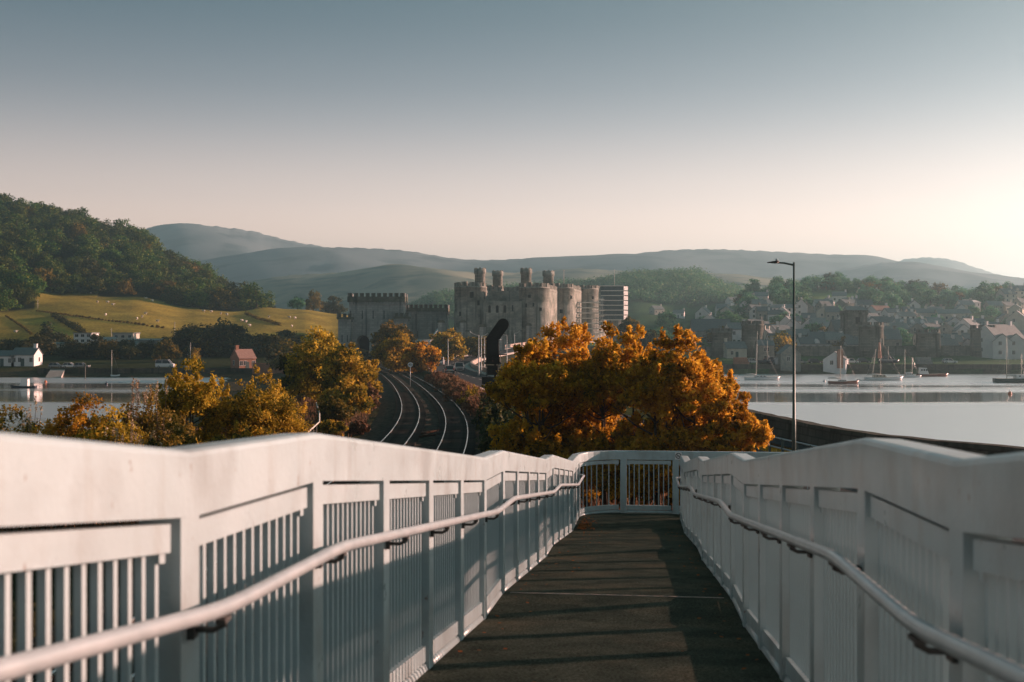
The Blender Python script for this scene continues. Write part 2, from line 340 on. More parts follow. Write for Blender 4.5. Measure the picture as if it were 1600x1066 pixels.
COLS = {
 -1500: [(300,-2),(318,1),(335,3),(420,8),(600,60),(900,150),(1200,150),(1600,60),(4000,20)],
 -300: [(300,-2),(318,1),(335,3.2),(420,7),(470,15),(560,34),(620,55),(800,122),(900,120),(1300,40),(4000,20)],
 0:   [(300,-2),(316,.6),(330,2.8),(420,6),(430,12),(520,24),(600,44),(700,78),(800,105),(880,98),(1200,30),(4000,20)],
 100: [(300,-2),(316,.6),(330,2.8),(420,6),(430,12),(580,33),(620,44),(700,72),(800,96),(880,88),(1200,30),(4000,20)],
 200: [(300,-2),(316,.6),(330,2.8),(420,6),(430,12),(590,33),(650,46),(720,64),(800,82),(880,72),(1200,30),(4000,20)],
 300: [(300,-2),(316,.6),(330,2.8),(420,6),(430,11),(580,27),(650,37),(720,47),(800,58),(880,50),(1200,25),(4000,20)],
 370: [(300,-2),(316,.6),(330,2.8),(420,6),(430,10),(580,25.5),(650,30),(720,34),(780,38),(860,30),(1200,22),(4000,20)],
 410: [(300,-2),(316,.6),(330,2.8),(420,6),(430,10),(590,27.5),(640,28.5),(700,27),(760,24),(860,20),(1200,22),(4000,20)],
 470: [(300,-2),(316,.6),(330,2.8),(420,5.5),(430,9),(590,26.5),(640,27),(700,24),(860,18),(1200,22),(4000,20)],
 530: [(300,-2),(316,.6),(330,2.8),(420,5),(440,8),(590,24),(640,24),(700,20),(860,16),(1000,22),(1150,28),(1300,22),(4000,20)],
 600: [(300,-2),(318,1),(340,3.5),(430,5),(590,14),(700,12),(1000,25),(1150,34),(1300,24),(4000,20)],
 700: [(300,-2),(318,2),(340,4),(400,6.5),(430,7.5),(590,9),(800,12),(1000,40),(1130,56),(1300,40),(4000,20)],
 800: [(320,-2),(345,3.9),(380,6),(420,8),(590,9),(800,14),(1000,44),(1130,60),(1300,44),(4000,20)],
 900: [(330,-2),(352,3.5),(380,6),(420,8),(590,9.5),(800,15),(1000,50),(1130,66),(1300,50),(4000,20)],
 1000:[(338,-2),(352,3),(380,4.5),(420,7),(520,11),(620,15),(800,22),(1000,58),(1130,74),(1300,54),(4000,20)],
 1080:[(341,-2),(349,2.6),(385,4),(420,7),(520,14),(600,21),(700,20),(850,26),(1000,60),(1130,77),(1300,54),(4000,20)],
 1150:[(341,-2),(349,2.6),(385,4),(420,8),(520,17),(600,24),(740,33),(800,30),(1000,50),(1130,60),(1300,44),(4000,20)],
 1200:[(341,-2),(349,2.6),(385,4),(420,8),(500,16),(600,27),(750,43),(840,38),(1000,30),(1300,34),(4000,20)],
 1300:[(341,-2),(349,2.6),(385,4),(420,8),(500,16),(600,28),(750,46),(840,40),(1000,30),(4000,20)],
 1400:[(341,-2),(349,2.6),(385,4),(420,8.5),(500,16),(600,27),(750,43),(840,38),(1000,28),(4000,20)],
 1500:[(341,-2),(349,2.6),(385,4),(420,8.5),(500,16),(600,26),(750,39),(840,34),(1000,26),(4000,20)],
 1600:[(341,-2),(349,2.6),(385,4),(420,8.5),(500,17),(600,27),(750,40),(840,36),(1000,26),(4000,20)],
 3100:[(330,-2),(349,2.6),(400,6),(600,40),(800,80),(1200,80),(4000,20)],
}
_cpx = sorted(COLS); _ld = np.linspace(math.log(2.0), math.log(14000), 1200)
_tab = np.array([np.interp(_ld, np.log([q[0] for q in COLS[c]]), [q[1] for q in COLS[c]]) for c in _cpx])
def h_far(px, d):
    px = np.clip(px, _cpx[0], _cpx[-1]); i = np.clip(np.searchsorted(_cpx, px) - 1, 0, len(_cpx) - 2)
    c = np.array(_cpx, float); t = (px - c[i]) / (c[i + 1] - c[i]); t = t * t * (3 - 2 * t)
    k = np.clip((np.log(np.maximum(d, 2.0)) - _ld[0]) / (_ld[1] - _ld[0]), 0, len(_ld) - 1.001); k0 = k.astype(int); f = k - k0
    a = _tab[i, k0] * (1 - f) + _tab[i, k0 + 1] * f; b = _tab[i + 1, k0] * (1 - f) + _tab[i + 1, k0 + 1] * f
    return a * (1 - t) + b * t
def wob(x, y, s):
    return (np.sin(x * .13 * s + 1.3) * np.cos(y * .11 * s + .4) + .6 * np.sin(x * .31 * s + y * .23 * s) + .4 * np.cos(y * .47 * s - x * .39 * s + 2)) / 2
def polar(x, y):
    th = np.arctan2(x, y); r = np.hypot(x, y); tc_ = np.clip(th, -1.2, 1.2)
    return 800 + F * np.tan(tc_), r * np.cos(np.clip(np.abs(th), 0, .8)), th, r
def height(x, y):
    x = np.asarray(x, float); y = np.asarray(y, float)
    px, d, th, r = polar(x, y)
    hf = h_far(px, d)
    hf = np.where(np.abs(th) > 1.7, np.where(r > 120, 3.0, -2.0), hf)
    hf = hf + np.where(d > 430, wob(x, y, .35) * np.clip((d - 430) / 300, 0, 2.0), 0)
    xl = edge_l(y); xr = edge_r(y)
    hl = 3.85 - np.maximum(xl - x, 0) * np.where(xl - x < 9, .30, .24)
    hl = np.where(xl - x > 11, np.maximum(hl, 1.2 - (xl - x - 9) * .075 + .12 * wob(x, y, 2)), hl)   # mud flat off the embankment
    hr = 3.85 - np.maximum(x - xr, 0) * 1.3
    hc = np.minimum(hl, hr)
    rz = road_z(y) - .12; dr = np.abs(x - road_x(y))
    hc = np.maximum(hc, np.where(dr < 22, np.minimum(rz, rz - (dr - 5.6) * .3), -9))
    dt = np.abs(x - track_x(y))
    hc = hc + np.where((dt > 5) & (dr > 6.5), .18 * wob(x, y, 3), 0) - .1
    # scrub bank between the rails and the road
    mid = (track_x(y) + road_x(y)) / 2; hw = (road_x(y) - track_x(y)) / 2 - 4.6
    hc = hc + np.where((y > 60) & (hw > .5), .9 * np.clip(1 - np.abs(x - mid) / np.maximum(hw, .5), 0, 1) * np.clip((y - 60) / 40, 0, 1), 0)
    hc = np.where((y > 455), -9, hc)
    return np.maximum(hf, hc)
def H1(x, y): return float(height(np.array([x]), np.array([y]))[0])
_HD = np.exp(np.linspace(math.log(30), math.log(3000), 3000))
def hit(px, py, dmin=30.0):
    """where the sight line through a photo point meets the ground"""
    X = (px - 800) / F * _HD; Z = CZ - (py - 533) / F * _HD
    g = np.maximum(height(X, _HD), 0.0); ok = (g >= Z) & (_HD >= dmin)
    i = int(np.argmax(ok)) if ok.any() else len(_HD) - 1
    return Vector((float(X[i]), float(_HD[i]), float(g[i])))
def ground(px, d):
    x = (px - 800) / F * d
    return Vector((x, d, H1(x, d)))

_ft_p = [-400, 0, 52, 60, 100, 230, 300, 400, 432, 560]; _ft_d = [500, 515, 515, 575, 580, 590, 578, 580, 900, 900]
def land_colour(x, y, z):
    px, d, th, r = polar(x, y)
    col = np.empty((len(x), 3)); col[:] = (.065, .125, .048)                      # town and country green
    left = px < 570
    ft = np.interp(px, _ft_p, _ft_d)
    col[left & (d > 300)] = (.035, .045, .015)
    fld = left & (d > 424) & (d < ft)
    g = .5 + .5 * wob(x, y, .7)
    col[fld] = (np.outer(1 - g, (.26, .215, .045)) + np.outer(g, (.36, .27, .05)))[fld]
    col[left & (d >= ft)] = (.022, .026, .010)
    lawn = (px > 1270) & (px < 1340) & (d > 540) & (d < 690); col[lawn] = (.15, .24, .08)
    far = d > 900; col[far] = (.07, .085, .04)
    cz_ = (d < 300) | ((x > edge_l(y) - 9) & (x < edge_r(y)) & (y < 430))
    col[cz_] = (.040, .040, .018)
    v = cz_ & (x > road_x(y) + 3.6) & (x < edge_r(y) - 1.2) & (y < 140) & (y > 20); col[v] = (.30, .16, .035)
    col[(z < 1.6) & (z > -9)] = (.085, .070, .042)
    return np.clip(col * (1 + .25 * wob(x, y, 1.7))[:, None], .004, 1)

def build_ground():
    th = np.concatenate([np.arange(-180, -28, 3.0), np.arange(-28, 28, .13), np.arange(28, 180, 3.0)]) * math.pi / 180
    r = np.concatenate([np.linspace(3, 30, 10), np.exp(np.linspace(math.log(32), math.log(1500), 215)), np.exp(np.linspace(math.log(1600), math.log(5200), 12))])
    T, Rr = np.meshgrid(th, r); x = (Rr * np.sin(T)).ravel(); y = (Rr * np.cos(T)).ravel(); z = height(x, y)
    nt_, nr = len(th), len(r)
    v = np.concatenate([np.stack([x, y, z], 1), [[0, 0, 3.8]]])
    j, i = np.meshgrid(np.arange(nt_), np.arange(nr - 1)); j2 = (j + 1) % nt_
    q = np.stack([i * nt_ + j, (i + 1) * nt_ + j, (i + 1) * nt_ + j2, i * nt_ + j2], -1).reshape(-1, 4)
    me = bpy.data.meshes.new('ground')
    fs = [tuple(a) for a in q.tolist()] + [(len(v) - 1, k, (k + 1) % nt_) for k in range(nt_)]
    me.from_pydata(v.tolist(), [], fs)
    ca = me.color_attributes.new('land', 'FLOAT_COLOR', 'POINT')
    c4 = np.ones((len(v), 4)); c4[:-1, :3] = land_colour(x, y, z); c4[-1, :3] = (.04, .04, .018)
    ca.data.foreach_set('color', c4.ravel())
    me.polygons.foreach_set('use_smooth', [True] * len(fs))
    m = mat('earth_and_grass', (.1, .1, .05), rough=.95, spec=.2); n = m.node_tree; b = n.nodes['Principled BSDF']
    at = n.nodes.new('ShaderNodeAttribute'); at.attribute_name = 'land'
    def nz(s, lo, hi, det=6):
        t_ = n.nodes.new('ShaderNodeTexCoord'); a = n.nodes.new('ShaderNodeTexNoise'); a.inputs['Scale'].default_value = s; a.inputs['Detail'].default_value = det
        n.links.new(t_.outputs['Object'], a.inputs['Vector'])
        mr = n.nodes.new('ShaderNodeMapRange'); mr.inputs[1].default_value = .3; mr.inputs[2].default_value = .7; mr.inputs[3].default_value = lo; mr.inputs[4].default_value = hi
        n.links.new(a.outputs[0], mr.inputs[0]); return mr.outputs[0], a.outputs[0]
    a1, _ = nz(.9, .6, 1.35); a2, raw = nz(.05, .75, 1.25)
    mu = n.nodes.new('ShaderNodeMath'); mu.operation = 'MULTIPLY'; n.links.new(a1, mu.inputs[0]); n.links.new(a2, mu.inputs[1])
    mm = n.nodes.new('ShaderNodeVectorMath'); mm.operation = 'SCALE'; n.links.new(at.outputs['Color'], mm.inputs[0]); n.links.new(mu.outputs[0], mm.inputs['Scale'])
    n.links.new(mm.outputs[0], b.inputs['Base Color'])
    bp = n.nodes.new('ShaderNodeBump'); bp.inputs['Strength'].default_value = .7; bp.inputs['Distance'].default_value = .3
    _, nb = nz(1.6, 0, 1); n.links.new(nb, bp.inputs['Height']); n.links.new(bp.outputs[0], b.inputs['Normal'])
    me.materials.append(m)
    tag(link('ground', me), 'ground of the causeway, shores, fields and hillsides', None, None, 'structure')
build_ground()

# ------------------------------------------------------------------ water
WATER_BUMP = .22
def build_water():
    m = bpy.data.materials.new('estuary_water'); m.use_nodes = True; n = m.node_tree; b = n.nodes['Principled BSDF']
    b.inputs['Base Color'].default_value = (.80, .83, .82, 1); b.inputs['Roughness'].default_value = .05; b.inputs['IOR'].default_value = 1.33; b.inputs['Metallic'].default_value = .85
    t = n.nodes.new('ShaderNodeTexCoord')
    def noise(scale, sx, sy, det):
        mp = n.nodes.new('ShaderNodeMapping'); mp.inputs['Scale'].default_value = (sx, sy, 1); n.links.new(t.outputs['Object'], mp.inputs[0])
        a = n.nodes.new('ShaderNodeTexNoise'); a.inputs['Scale'].default_value = scale; a.inputs['Detail'].default_value = det; n.links.new(mp.outputs[0], a.inputs['Vector']); return a.outputs[0]
    rip = noise(.55, .35, 1.0, 5); band = noise(.022, .12, 1.0, 3)
    # a long calm slick lies across the channel
    sx = n.nodes.new('ShaderNodeSeparateXYZ'); n.links.new(t.outputs['Object'], sx.inputs[0])
    wav = noise(.02, 1, .6, 4); ad = n.nodes.new('ShaderNodeMath'); ad.operation = 'MULTIPLY_ADD'; n.links.new(wav, ad.inputs[0]); ad.inputs[1].default_value = 34; n.links.new(sx.outputs[1], ad.inputs[2])
    s1 = n.nodes.new('ShaderNodeMapRange'); s1.interpolation_type = 'SMOOTHSTEP'; s1.inputs[1].default_value = 196; s1.inputs[2].default_value = 212; n.links.new(ad.outputs[0], s1.inputs[0])
    s2 = n.nodes.new('ShaderNodeMapRange'); s2.interpolation_type = 'SMOOTHSTEP'; s2.inputs[1].default_value = 232; s2.inputs[2].default_value = 250; s2.inputs[3].default_value = 1; s2.inputs[4].default_value = 0; n.links.new(ad.outputs[0], s2.inputs[0])
    sl_ = n.nodes.new('ShaderNodeMath'); sl_.operation = 'MULTIPLY'; n.links.new(s1.outputs[0], sl_.inputs[0]); n.links.new(s2.outputs[0], sl_.inputs[1])
    mr = n.nodes.new('ShaderNodeMapRange'); mr.inputs[1].default_value = .36; mr.inputs[2].default_value = .5; mr.inputs[3].default_value = .12; mr.inputs[4].default_value = 1.0
    n.links.new(band, mr.inputs[0])
    ca = n.nodes.new('ShaderNodeMath'); ca.operation = 'SUBTRACT'; n.links.new(mr.outputs[0], ca.inputs[0]); n.links.new(sl_.outputs[0], ca.inputs[1]); ca.use_clamp = True
    bs = n.nodes.new('ShaderNodeMapRange'); bs.inputs[3].default_value = .03; bs.inputs[4].default_value = WATER_BUMP; n.links.new(ca.outputs[0], bs.inputs[0])
    bp = n.nodes.new('ShaderNodeBump'); bp.inputs['Distance'].default_value = .5
    n.links.new(bs.outputs[0], bp.inputs['Strength']); n.links.new(rip, bp.inputs['Height']); n.links.new(bp.outputs[0], b.inputs['Normal'])
    mr2 = n.nodes.new('ShaderNodeMapRange'); mr2.inputs[3].default_value = .06; mr2.inputs[4].default_value = .30
    n.links.new(ca.outputs[0], mr2.inputs[0]); n.links.new(mr2.outputs[0], b.inputs['Roughness'])
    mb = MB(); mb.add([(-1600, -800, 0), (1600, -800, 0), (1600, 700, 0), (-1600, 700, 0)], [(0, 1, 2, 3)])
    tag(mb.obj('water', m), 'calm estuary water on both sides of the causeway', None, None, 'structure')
build_water()

# ------------------------------------------------------------------ far hills
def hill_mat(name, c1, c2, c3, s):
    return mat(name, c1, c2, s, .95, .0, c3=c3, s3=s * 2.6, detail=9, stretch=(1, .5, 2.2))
HM1 = hill_mat('hazed_heather', (.15, .21, .24), (.26, .32, .34), (.11, .16, .18), .0045)  # heather tones paled and blued, distance haze put into the hill colour
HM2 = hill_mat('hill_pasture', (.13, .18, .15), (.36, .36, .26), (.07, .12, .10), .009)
def far_hill(name, label, d, pts, m, foot=.72, seed=1, rough=1.0):
    rr = np.random.RandomState(seed); xs = np.linspace(pts[0][0], pts[-1][0], 220)
    ys = np.interp(xs, [p[0] for p in pts], [p[1] for p in pts]); k = np.ones(9) / 9
    ys = np.convolve(np.concatenate([np.full(9, ys[0]), ys, np.full(9, ys[-1])]), k, 'same')[9:-9]
    prof = [(.0, 0.0), (.1, .07), (.25, .24), (.42, .46), (.58, .66), (.74, .83), (.88, .95), (1, 1), (1.12, .93), (1.35, .6), (1.7, .1)]
    v = []; ph = rr.rand(12) * 6.28
    for a, (px, py) in enumerate(zip(xs, ys)):
        top = CZ - (py - 533) / F * d
        edge = min(1, min(a, 219 - a) / 14)
        for b_, (t, hh) in enumerate(prof):
            dd = d * (foot + (1 - foot) * t)
            u = px * .012 + t * 2
            wv = sum(math.sin(u * f_ + ph[q] + t * 5 * (q % 3)) / f_ for q, f_ in enumerate((1, 2.3, 4.1, 7.7))) * rough
            z = top * hh + (wv * top * .07 * (1 - abs(2 * min(t, 1) - 1)) if t < 1 else 0)
            if t == 1: z += math.sin(px * .21 + ph[4]) * top * .004 + math.sin(px * .47 + ph[5]) * top * .003
            v.append(((px - 800) / F * dd, dd, max(0, z * (edge if edge < 1 else 1))))
    n = len(prof); f = [(a * n + b_, (a + 1) * n + b_, (a + 1) * n + b_ + 1, a * n + b_ + 1) for a in range(219) for b_ in range(n - 1)]
    me = bpy.data.meshes.new(name); me.from_pydata(v, [], f); me.materials.append(m); me.polygons.foreach_set('use_smooth', [True] * len(f))
    tag(link(name, me), label, None, None, 'structure')
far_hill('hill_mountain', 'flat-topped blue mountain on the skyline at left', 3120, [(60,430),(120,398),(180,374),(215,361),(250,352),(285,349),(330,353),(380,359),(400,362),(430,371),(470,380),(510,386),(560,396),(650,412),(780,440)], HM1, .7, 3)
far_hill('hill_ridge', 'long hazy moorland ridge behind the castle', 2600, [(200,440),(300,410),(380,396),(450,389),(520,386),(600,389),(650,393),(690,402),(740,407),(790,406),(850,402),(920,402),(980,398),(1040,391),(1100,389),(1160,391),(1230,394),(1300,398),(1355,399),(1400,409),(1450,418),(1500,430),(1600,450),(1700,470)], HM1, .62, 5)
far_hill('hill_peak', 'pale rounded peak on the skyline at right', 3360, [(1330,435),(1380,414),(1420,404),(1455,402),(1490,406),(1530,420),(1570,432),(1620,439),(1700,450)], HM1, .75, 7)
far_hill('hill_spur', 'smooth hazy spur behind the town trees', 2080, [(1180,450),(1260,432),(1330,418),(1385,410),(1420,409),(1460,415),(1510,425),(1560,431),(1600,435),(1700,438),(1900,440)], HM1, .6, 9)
far_hill('hill_foothill', 'lower pasture hills beneath the ridge', 1720, [(300,470),(370,442),(450,430),(530,426),(610,416),(680,420),(740,426),(820,426),(900,419),(980,424),(1060,428),(1160,430),(1300,444),(1450,455)], HM2, .6, 13, 1.3)

# ------------------------------------------------------------------ railway
def strip(name, ys, offs, xf, zf, m, label, kind='structure'):
    mb = MB(); mb.smooth = True
    rings = []
    for y in ys:
        e = .5; tx = (float(xf(y + e)) - float(xf(y - e))) / (2 * e); nn = Vector((1, -tx, 0)).normalized(); c = Vector((float(xf(y)), y, 0))
        rings.append([c + nn * o + Vector((0, 0, zf(y, o))) for o in offs])
    mb.sweep([[p for p in r_] for r_ in rings], closed=False, cap=False)
    o = mb.obj(name, m); tag(o, label, None, None, kind); return o
ysr = list(np.concatenate([np.arange(-30, 140, 1.0), np.arange(140, 432, 3.0)]))
strip('railway_ballast', ysr, [-5.2, -4.3, -3.4, -2.2, -1.7, -1.2, -.4, 0, .4, 1.2, 1.7, 2.2, 3.4, 4.3, 5.2], track_x,
      lambda y, o: 3.62 if abs(o) > 5 else (3.80 if abs(o) > 4 else 3.93 + .02 * math.sin(o * 9 + y)), M['ballast'], 'dark stone ballast bed of the curved double railway')
def offset_curve(y, o):
    tx = (float(track_x(y + .5)) - float(track_x(y - .5))); nn = Vector((1, -tx, 0)).normalized()
    return Vector((float(track_x(y)), y, 0)) + nn * o, math.atan2(-tx, 1)
sl = MB().cbox((0, 0, 0), (2.5, .25, .16)).mesh('sleeper', M['sleeper'])
for side, lab in ((-1.75, 'left railway track nearest the scrubby bank, bright curved rails'), (1.75, 'right railway track nearest the road, bright curved rails')):
    t = empty('railway_track', (float(track_x(60)) + side, 60, 3.95), 0, lab, 'railway track', 'curved railway tracks')
    base = Vector(t.location)
    for g in (-.75, .75):
        head, foot_ = [], []
        mb = MB()
        for y in ysr:
            p, a = offset_curve(y, side + g); u = Vector((math.cos(a), math.sin(a), 0)); p = p - base
            z = 3.985
            prof = [(-.07, 0), (.07, 0), (.07, .015), (.012, .03), (.012, .105), (-.012, .105), (-.012, .03), (-.07, .015)]
            foot_.append([p + u * a_ + Vector((0, 0, z + b_)) for a_, b_ in prof])
            hp = [(-.036, .105), (.036, .105), (.036, .148), (.028, .158), (-.028, .158), (-.036, .148)]
            head.append([p + u * a_ + Vector((0, 0, z + b_)) for a_, b_ in hp])
        mb.cm = 1; mb.sweep(foot_); mb.cm = 0; mb.sweep(head)
        mb.obj('rail', [M['rail'], M['rust']], t)
    y = 38.0
    while y < 132:
        p, a = offset_curve(y, side)
        link('sleeper', sl, t, p - base + Vector((0, 0, 3.985)), (0, 0, a)); y += .68
# two old rails left lying between the tracks
for k, (px, py, l, az) in enumerate([(674, 676, 3.2, -.35), (671, 682, 2.4, -.55)]):
    d = 6.0 * F / (py - 533); p = P(px, py, d); p.z = 4.05
    a = Vector((math.sin(-az), math.cos(az), 0)) * l / 2
    tag(MB().tube([-a, a], .06, 4).obj('loose_rail', M['rust'], None, p), ['longer rusty rail offcut lying between the two tracks', 'shorter rusty rail offcut lying between the tracks, nearest the camera'][k], 'rail offcut', 'rail offcuts')

# ------------------------------------------------------------------ road
ysd = list(np.arange(-40, 470, 2.0))
strip('road', ysd, [-3.7, -1.8, 0, 1.8, 3.7], road_x, lambda y, o: float(road_z(y)) + .02, M['asphalt'], 'grey road curving towards the castle')
strip('pavement', ysd, [-5.3, -5.29, -3.7, -3.69], road_x, lambda y, o: float(road_z(y)) + (.14 if -5.3 < o < -3.695 else -.3), M['concrete'], 'raised pavement along the rail side of the road')
strip('pavement', list(np.arange(150, 470, 2.0)), [3.69, 3.7, 5.2, 5.21], road_x, lambda y, o: float(road_z(y)) + (.14 if 3.695 < o < 5.205 else -.3), M['concrete'], 'raised pavement along the water side of the road')
lm = mat('road_paint', (.62, .60, .54), (.5, .48, .44), 6, .7)
for k, y in enumerate(np.arange(40, 400, 9)):
    strip('road_marking', [y, y + 1.5, y + 3, y + 4.5], [-.06, .06], road_x, lambda yy, o: float(road_z(yy)) + .028, lm, 'white centre line dash on the road')
def road_wall(y0, y1, off, h, label):
    mb = MB(); rings = []
    for y in np.arange(y0, y1, 3.0):
        tx = float(road_x(y + .5)) - float(road_x(y - .5)); nn = Vector((1, -tx, 0)).normalized(); c = Vector((float(road_x(y)), y, float(road_z(y)) - .2)) + nn * off
        rings.append([c, c + nn * .35, c + nn * .35 + Vector((0, 0, h + .1)), c + nn * .42 + Vector((0, 0, h + .1)), c + nn * .42 + Vector((0, 0, h + .25)), c - nn * .07 + Vector((0, 0, h + .25)), c - nn * .07 + Vector((0, 0, h + .1)), c + Vector((0, 0, h + .1))])
    mb.sweep(rings); tag(mb.obj('parapet_wall', M['kerb_wall']), label, 'wall')
road_wall(268, 420, -5.8, 1.15, 'low pinkish parapet wall along the far bend of the road')
road_wall(188, 300, 5.3, .9, 'low pinkish wall on the water side of the road beside the lamp columns')

# ------------------------------------------------------------------ sea wall on the right
def sea_wall():
    mb = MB(); rings = []
    for y in list(np.arange(-30, 46, 4.0)) + list(np.arange(46, 130, 1.5)) + list(np.arange(130, 300, 6)):
        x = float(edge_r(y)) - .9; tx = float(edge_r(y + .5)) - float(edge_r(y - .5)); nn = Vector((1, -tx, 0)).normalized()
        c = Vector((x, y, 0)); zt = 5.22 + .02 * math.sin(y * 1.7)
        rings.append([c + Vector((0, 0, 3.2)), c + nn * .1 + Vector((0, 0, zt - .22)), c - nn * .06 + Vector((0, 0, zt - .2)), c - nn * .06 + Vector((0, 0, zt)),
                      c + nn * .66 + Vector((0, 0, zt)), c + nn * .66 + Vector((0, 0, zt - .2)), c + nn * .5 + Vector((0, 0, zt - .22)), c + nn * 1.6 + Vector((0, 0, -1.5))])
    mb.sweep(rings); tag(mb.obj('sea_wall', M['sea_stone']), 'dark stone sea wall bordering the water at right', 'wall')
sea_wall()

# ------------------------------------------------------------------ footbridge ramp
BA = R(6.42); BU = Vector((math.cos(BA), -math.sin(BA), 0)); BV = Vector((math.sin(BA), math.cos(BA), 0))
LW, RW = -1.325, .862       # inner faces of the two parapets, across the ramp
KN = [(-3.25, -.43), (-1.9, -.37), (3.25, .3235), (4.6, .38), (9.75, 1.0035), (11.1, 1.074), (16.25, 1.69), (17.6, 1.762), (22.75, 2.40), (27, 2.56)]
def drop(t): return float(np.interp(t, [k[0] for k in KN], [k[1] for k in KN]))
def BP(t, lat, h): return BU * lat + BV * t + Vector((0, 0, CZ - drop(t) - 1.4 + h))      # h above the deck
POSTS = [-1.9, -.6125, .675, 1.9625, 3.25, 4.6, 5.8875, 7.175, 8.4625, 9.75, 11.1, 12.3875, 13.675, 14.9625, 16.25, 17.6, 18.8875, 20.175, 21.4625, 22.75, 23.95, 25.15]
BEAM = [(0, -.20), (0, -.022), (.006, -.008), (.022, 0), (.150, -.004), (.166, -.012), (.172, -.026), (.172, -.20)]
bar_cache = {}
def bar_mesh(h):
    k = round(h, 2)
    if k not in bar_cache:
        bar_cache[k] = MB().box((-.011, -.011, 0), (.011, .011, h), Matrix.Rotation(-BA, 4, 'Z')).mesh('bar', M['paint'])
    return bar_cache[k]
class Path:
    """plan line a parapet follows: gives point (inner face) and outward normal at distance s"""
    def __init__(s, side): s.side = side
    def at(s, t, o, h):                                     # o = outward from the inner face
        return BP(t, (LW - o) if s.side < 0 else (RW + o), h)
def rail_box(mb, at, a, b, o0, o1, h0, h1, n=1):
    rings = []
    for i in range(n + 1):
        t = a + (b - a) * i / n
        rings.append([at(t, o0, h0), at(t, o1, h0), at(t, o1, h1), at(t, o0, h1)])
    mb.sweep(rings)
def build_parapet(label, at, posts, beam_runs, name='bridge_parapet', n=1, last_post=True, feet=.0, nb=13, pw=.14):
    o0 = at(posts[len(posts) // 2], .08, 0)
    root = empty(name, o0, 0, label, 'parapet', 'footbridge parapets'); inv = -Vector(o0)
    A = lambda t, o, h: at(t, o, h) + inv
    for a, b in beam_runs:
        k = n if n > 1 else 1; rings = []
        for i in range(k + 1):
            t = a + (b - a) * i / k; rings.append([A(t, o, 1.4 + z) for o, z in BEAM])
        mb = MB(); mb.sweep(rings); mb.obj('cap_beam', M['paint'], root)
    for t in (posts if last_post else posts[:-1]):
        mb = MB(); rings = []
        for h in (-.12, 1.203):
            rings.append([A(t - pw / 2, 0.002, h), A(t + pw / 2, .002, h), A(t + pw / 2, .13, h), A(t - pw / 2, .13, h)])
        mb.sweep(rings)
        rings = [[A(t - .1, -.0, h), A(t + .1, -.0, h), A(t + .1, .16, h), A(t - .1, .16, h)] for h in (-.13, -.095)]
        mb.sweep(rings)
        mb.obj('post', M['paint'], root)
    for a, b in zip(posts[:-1], posts[1:]):
        a2, b2 = a + pw / 2 + .006, b - pw / 2 - .035
        mb = MB(); rail_box(mb, A, a2, b2, .018, .085, 1.10, 1.182, n)
        tr = mb.obj('top_rail', M['paint'], root)
        for q in (a2 + .03, b2 - .03):                      # fixing lugs under the rail
            mq = MB(); rail_box(mq, A, q - .02, q + .02, .03, .06, 1.07, 1.10); mq.obj('lug', M['paint'], tr)
        mb = MB(); rail_box(mb, A, a2, b2, .018, .085, .056, .155, n); mb.obj('bottom_rail', M['paint'], root)
        for k in range(nb):
            t = a2 + (b2 - a2) * (k + .5) / nb
            link('bar', bar_mesh(.95), tr, A(t, .052, .153))
        mb = MB(); mb.tube([A(a - .05, .05, .005), A(b + .05, .05, .005)] if n == 1 else [A(a + (b - a) * i / n, .05, .005) for i in range(n + 1)], .042, 8)
        mb.obj('kerb_tube', M['paint'], root)
    return root
def runs(kn): return list(zip(kn[:-1], kn[1:]))
build_parapet('long left footbridge parapet lit pale pink by the low sun', Path(-1).at, POSTS, runs([-1.9, 3.25, 4.6, 9.75, 11.1, 16.25, 17.6, 22.75, 25.15]))
build_parapet('long right footbridge parapet in blue-grey shade', Path(1).at, POSTS[:-1] + [24.9], runs([-1.9, 3.25, 4.6, 9.75, 11.1, 16.25, 17.6, 22.75, 24.9]))
# curved end of the landing
RA = .95; T1 = 25.15; LEN = RA * math.pi / 2
def end_at(s, o, h):
    """s from 0 at the start of the bend"""
    zc = CZ - drop(25.6) - 1.4 + h
    if s < LEN:
        q = s / RA; r = RA + o
        t = T1 + r * math.sin(q); lat = LW + RA - r * math.cos(q)
    else: t = T1 + RA + o; lat = LW + RA + (s - LEN)
    return BU * lat + BV * t + Vector((0, 0, zc))
S = [LEN, LEN + 1.18, LEN + 2.36, LEN + 3.54, LEN + 4.72]
build_parapet('curved end parapet closing the ramp landing below the orange trees', end_at, [.0] + S, [(0, LEN), (LEN, S[-1])], n=8, nb=9)

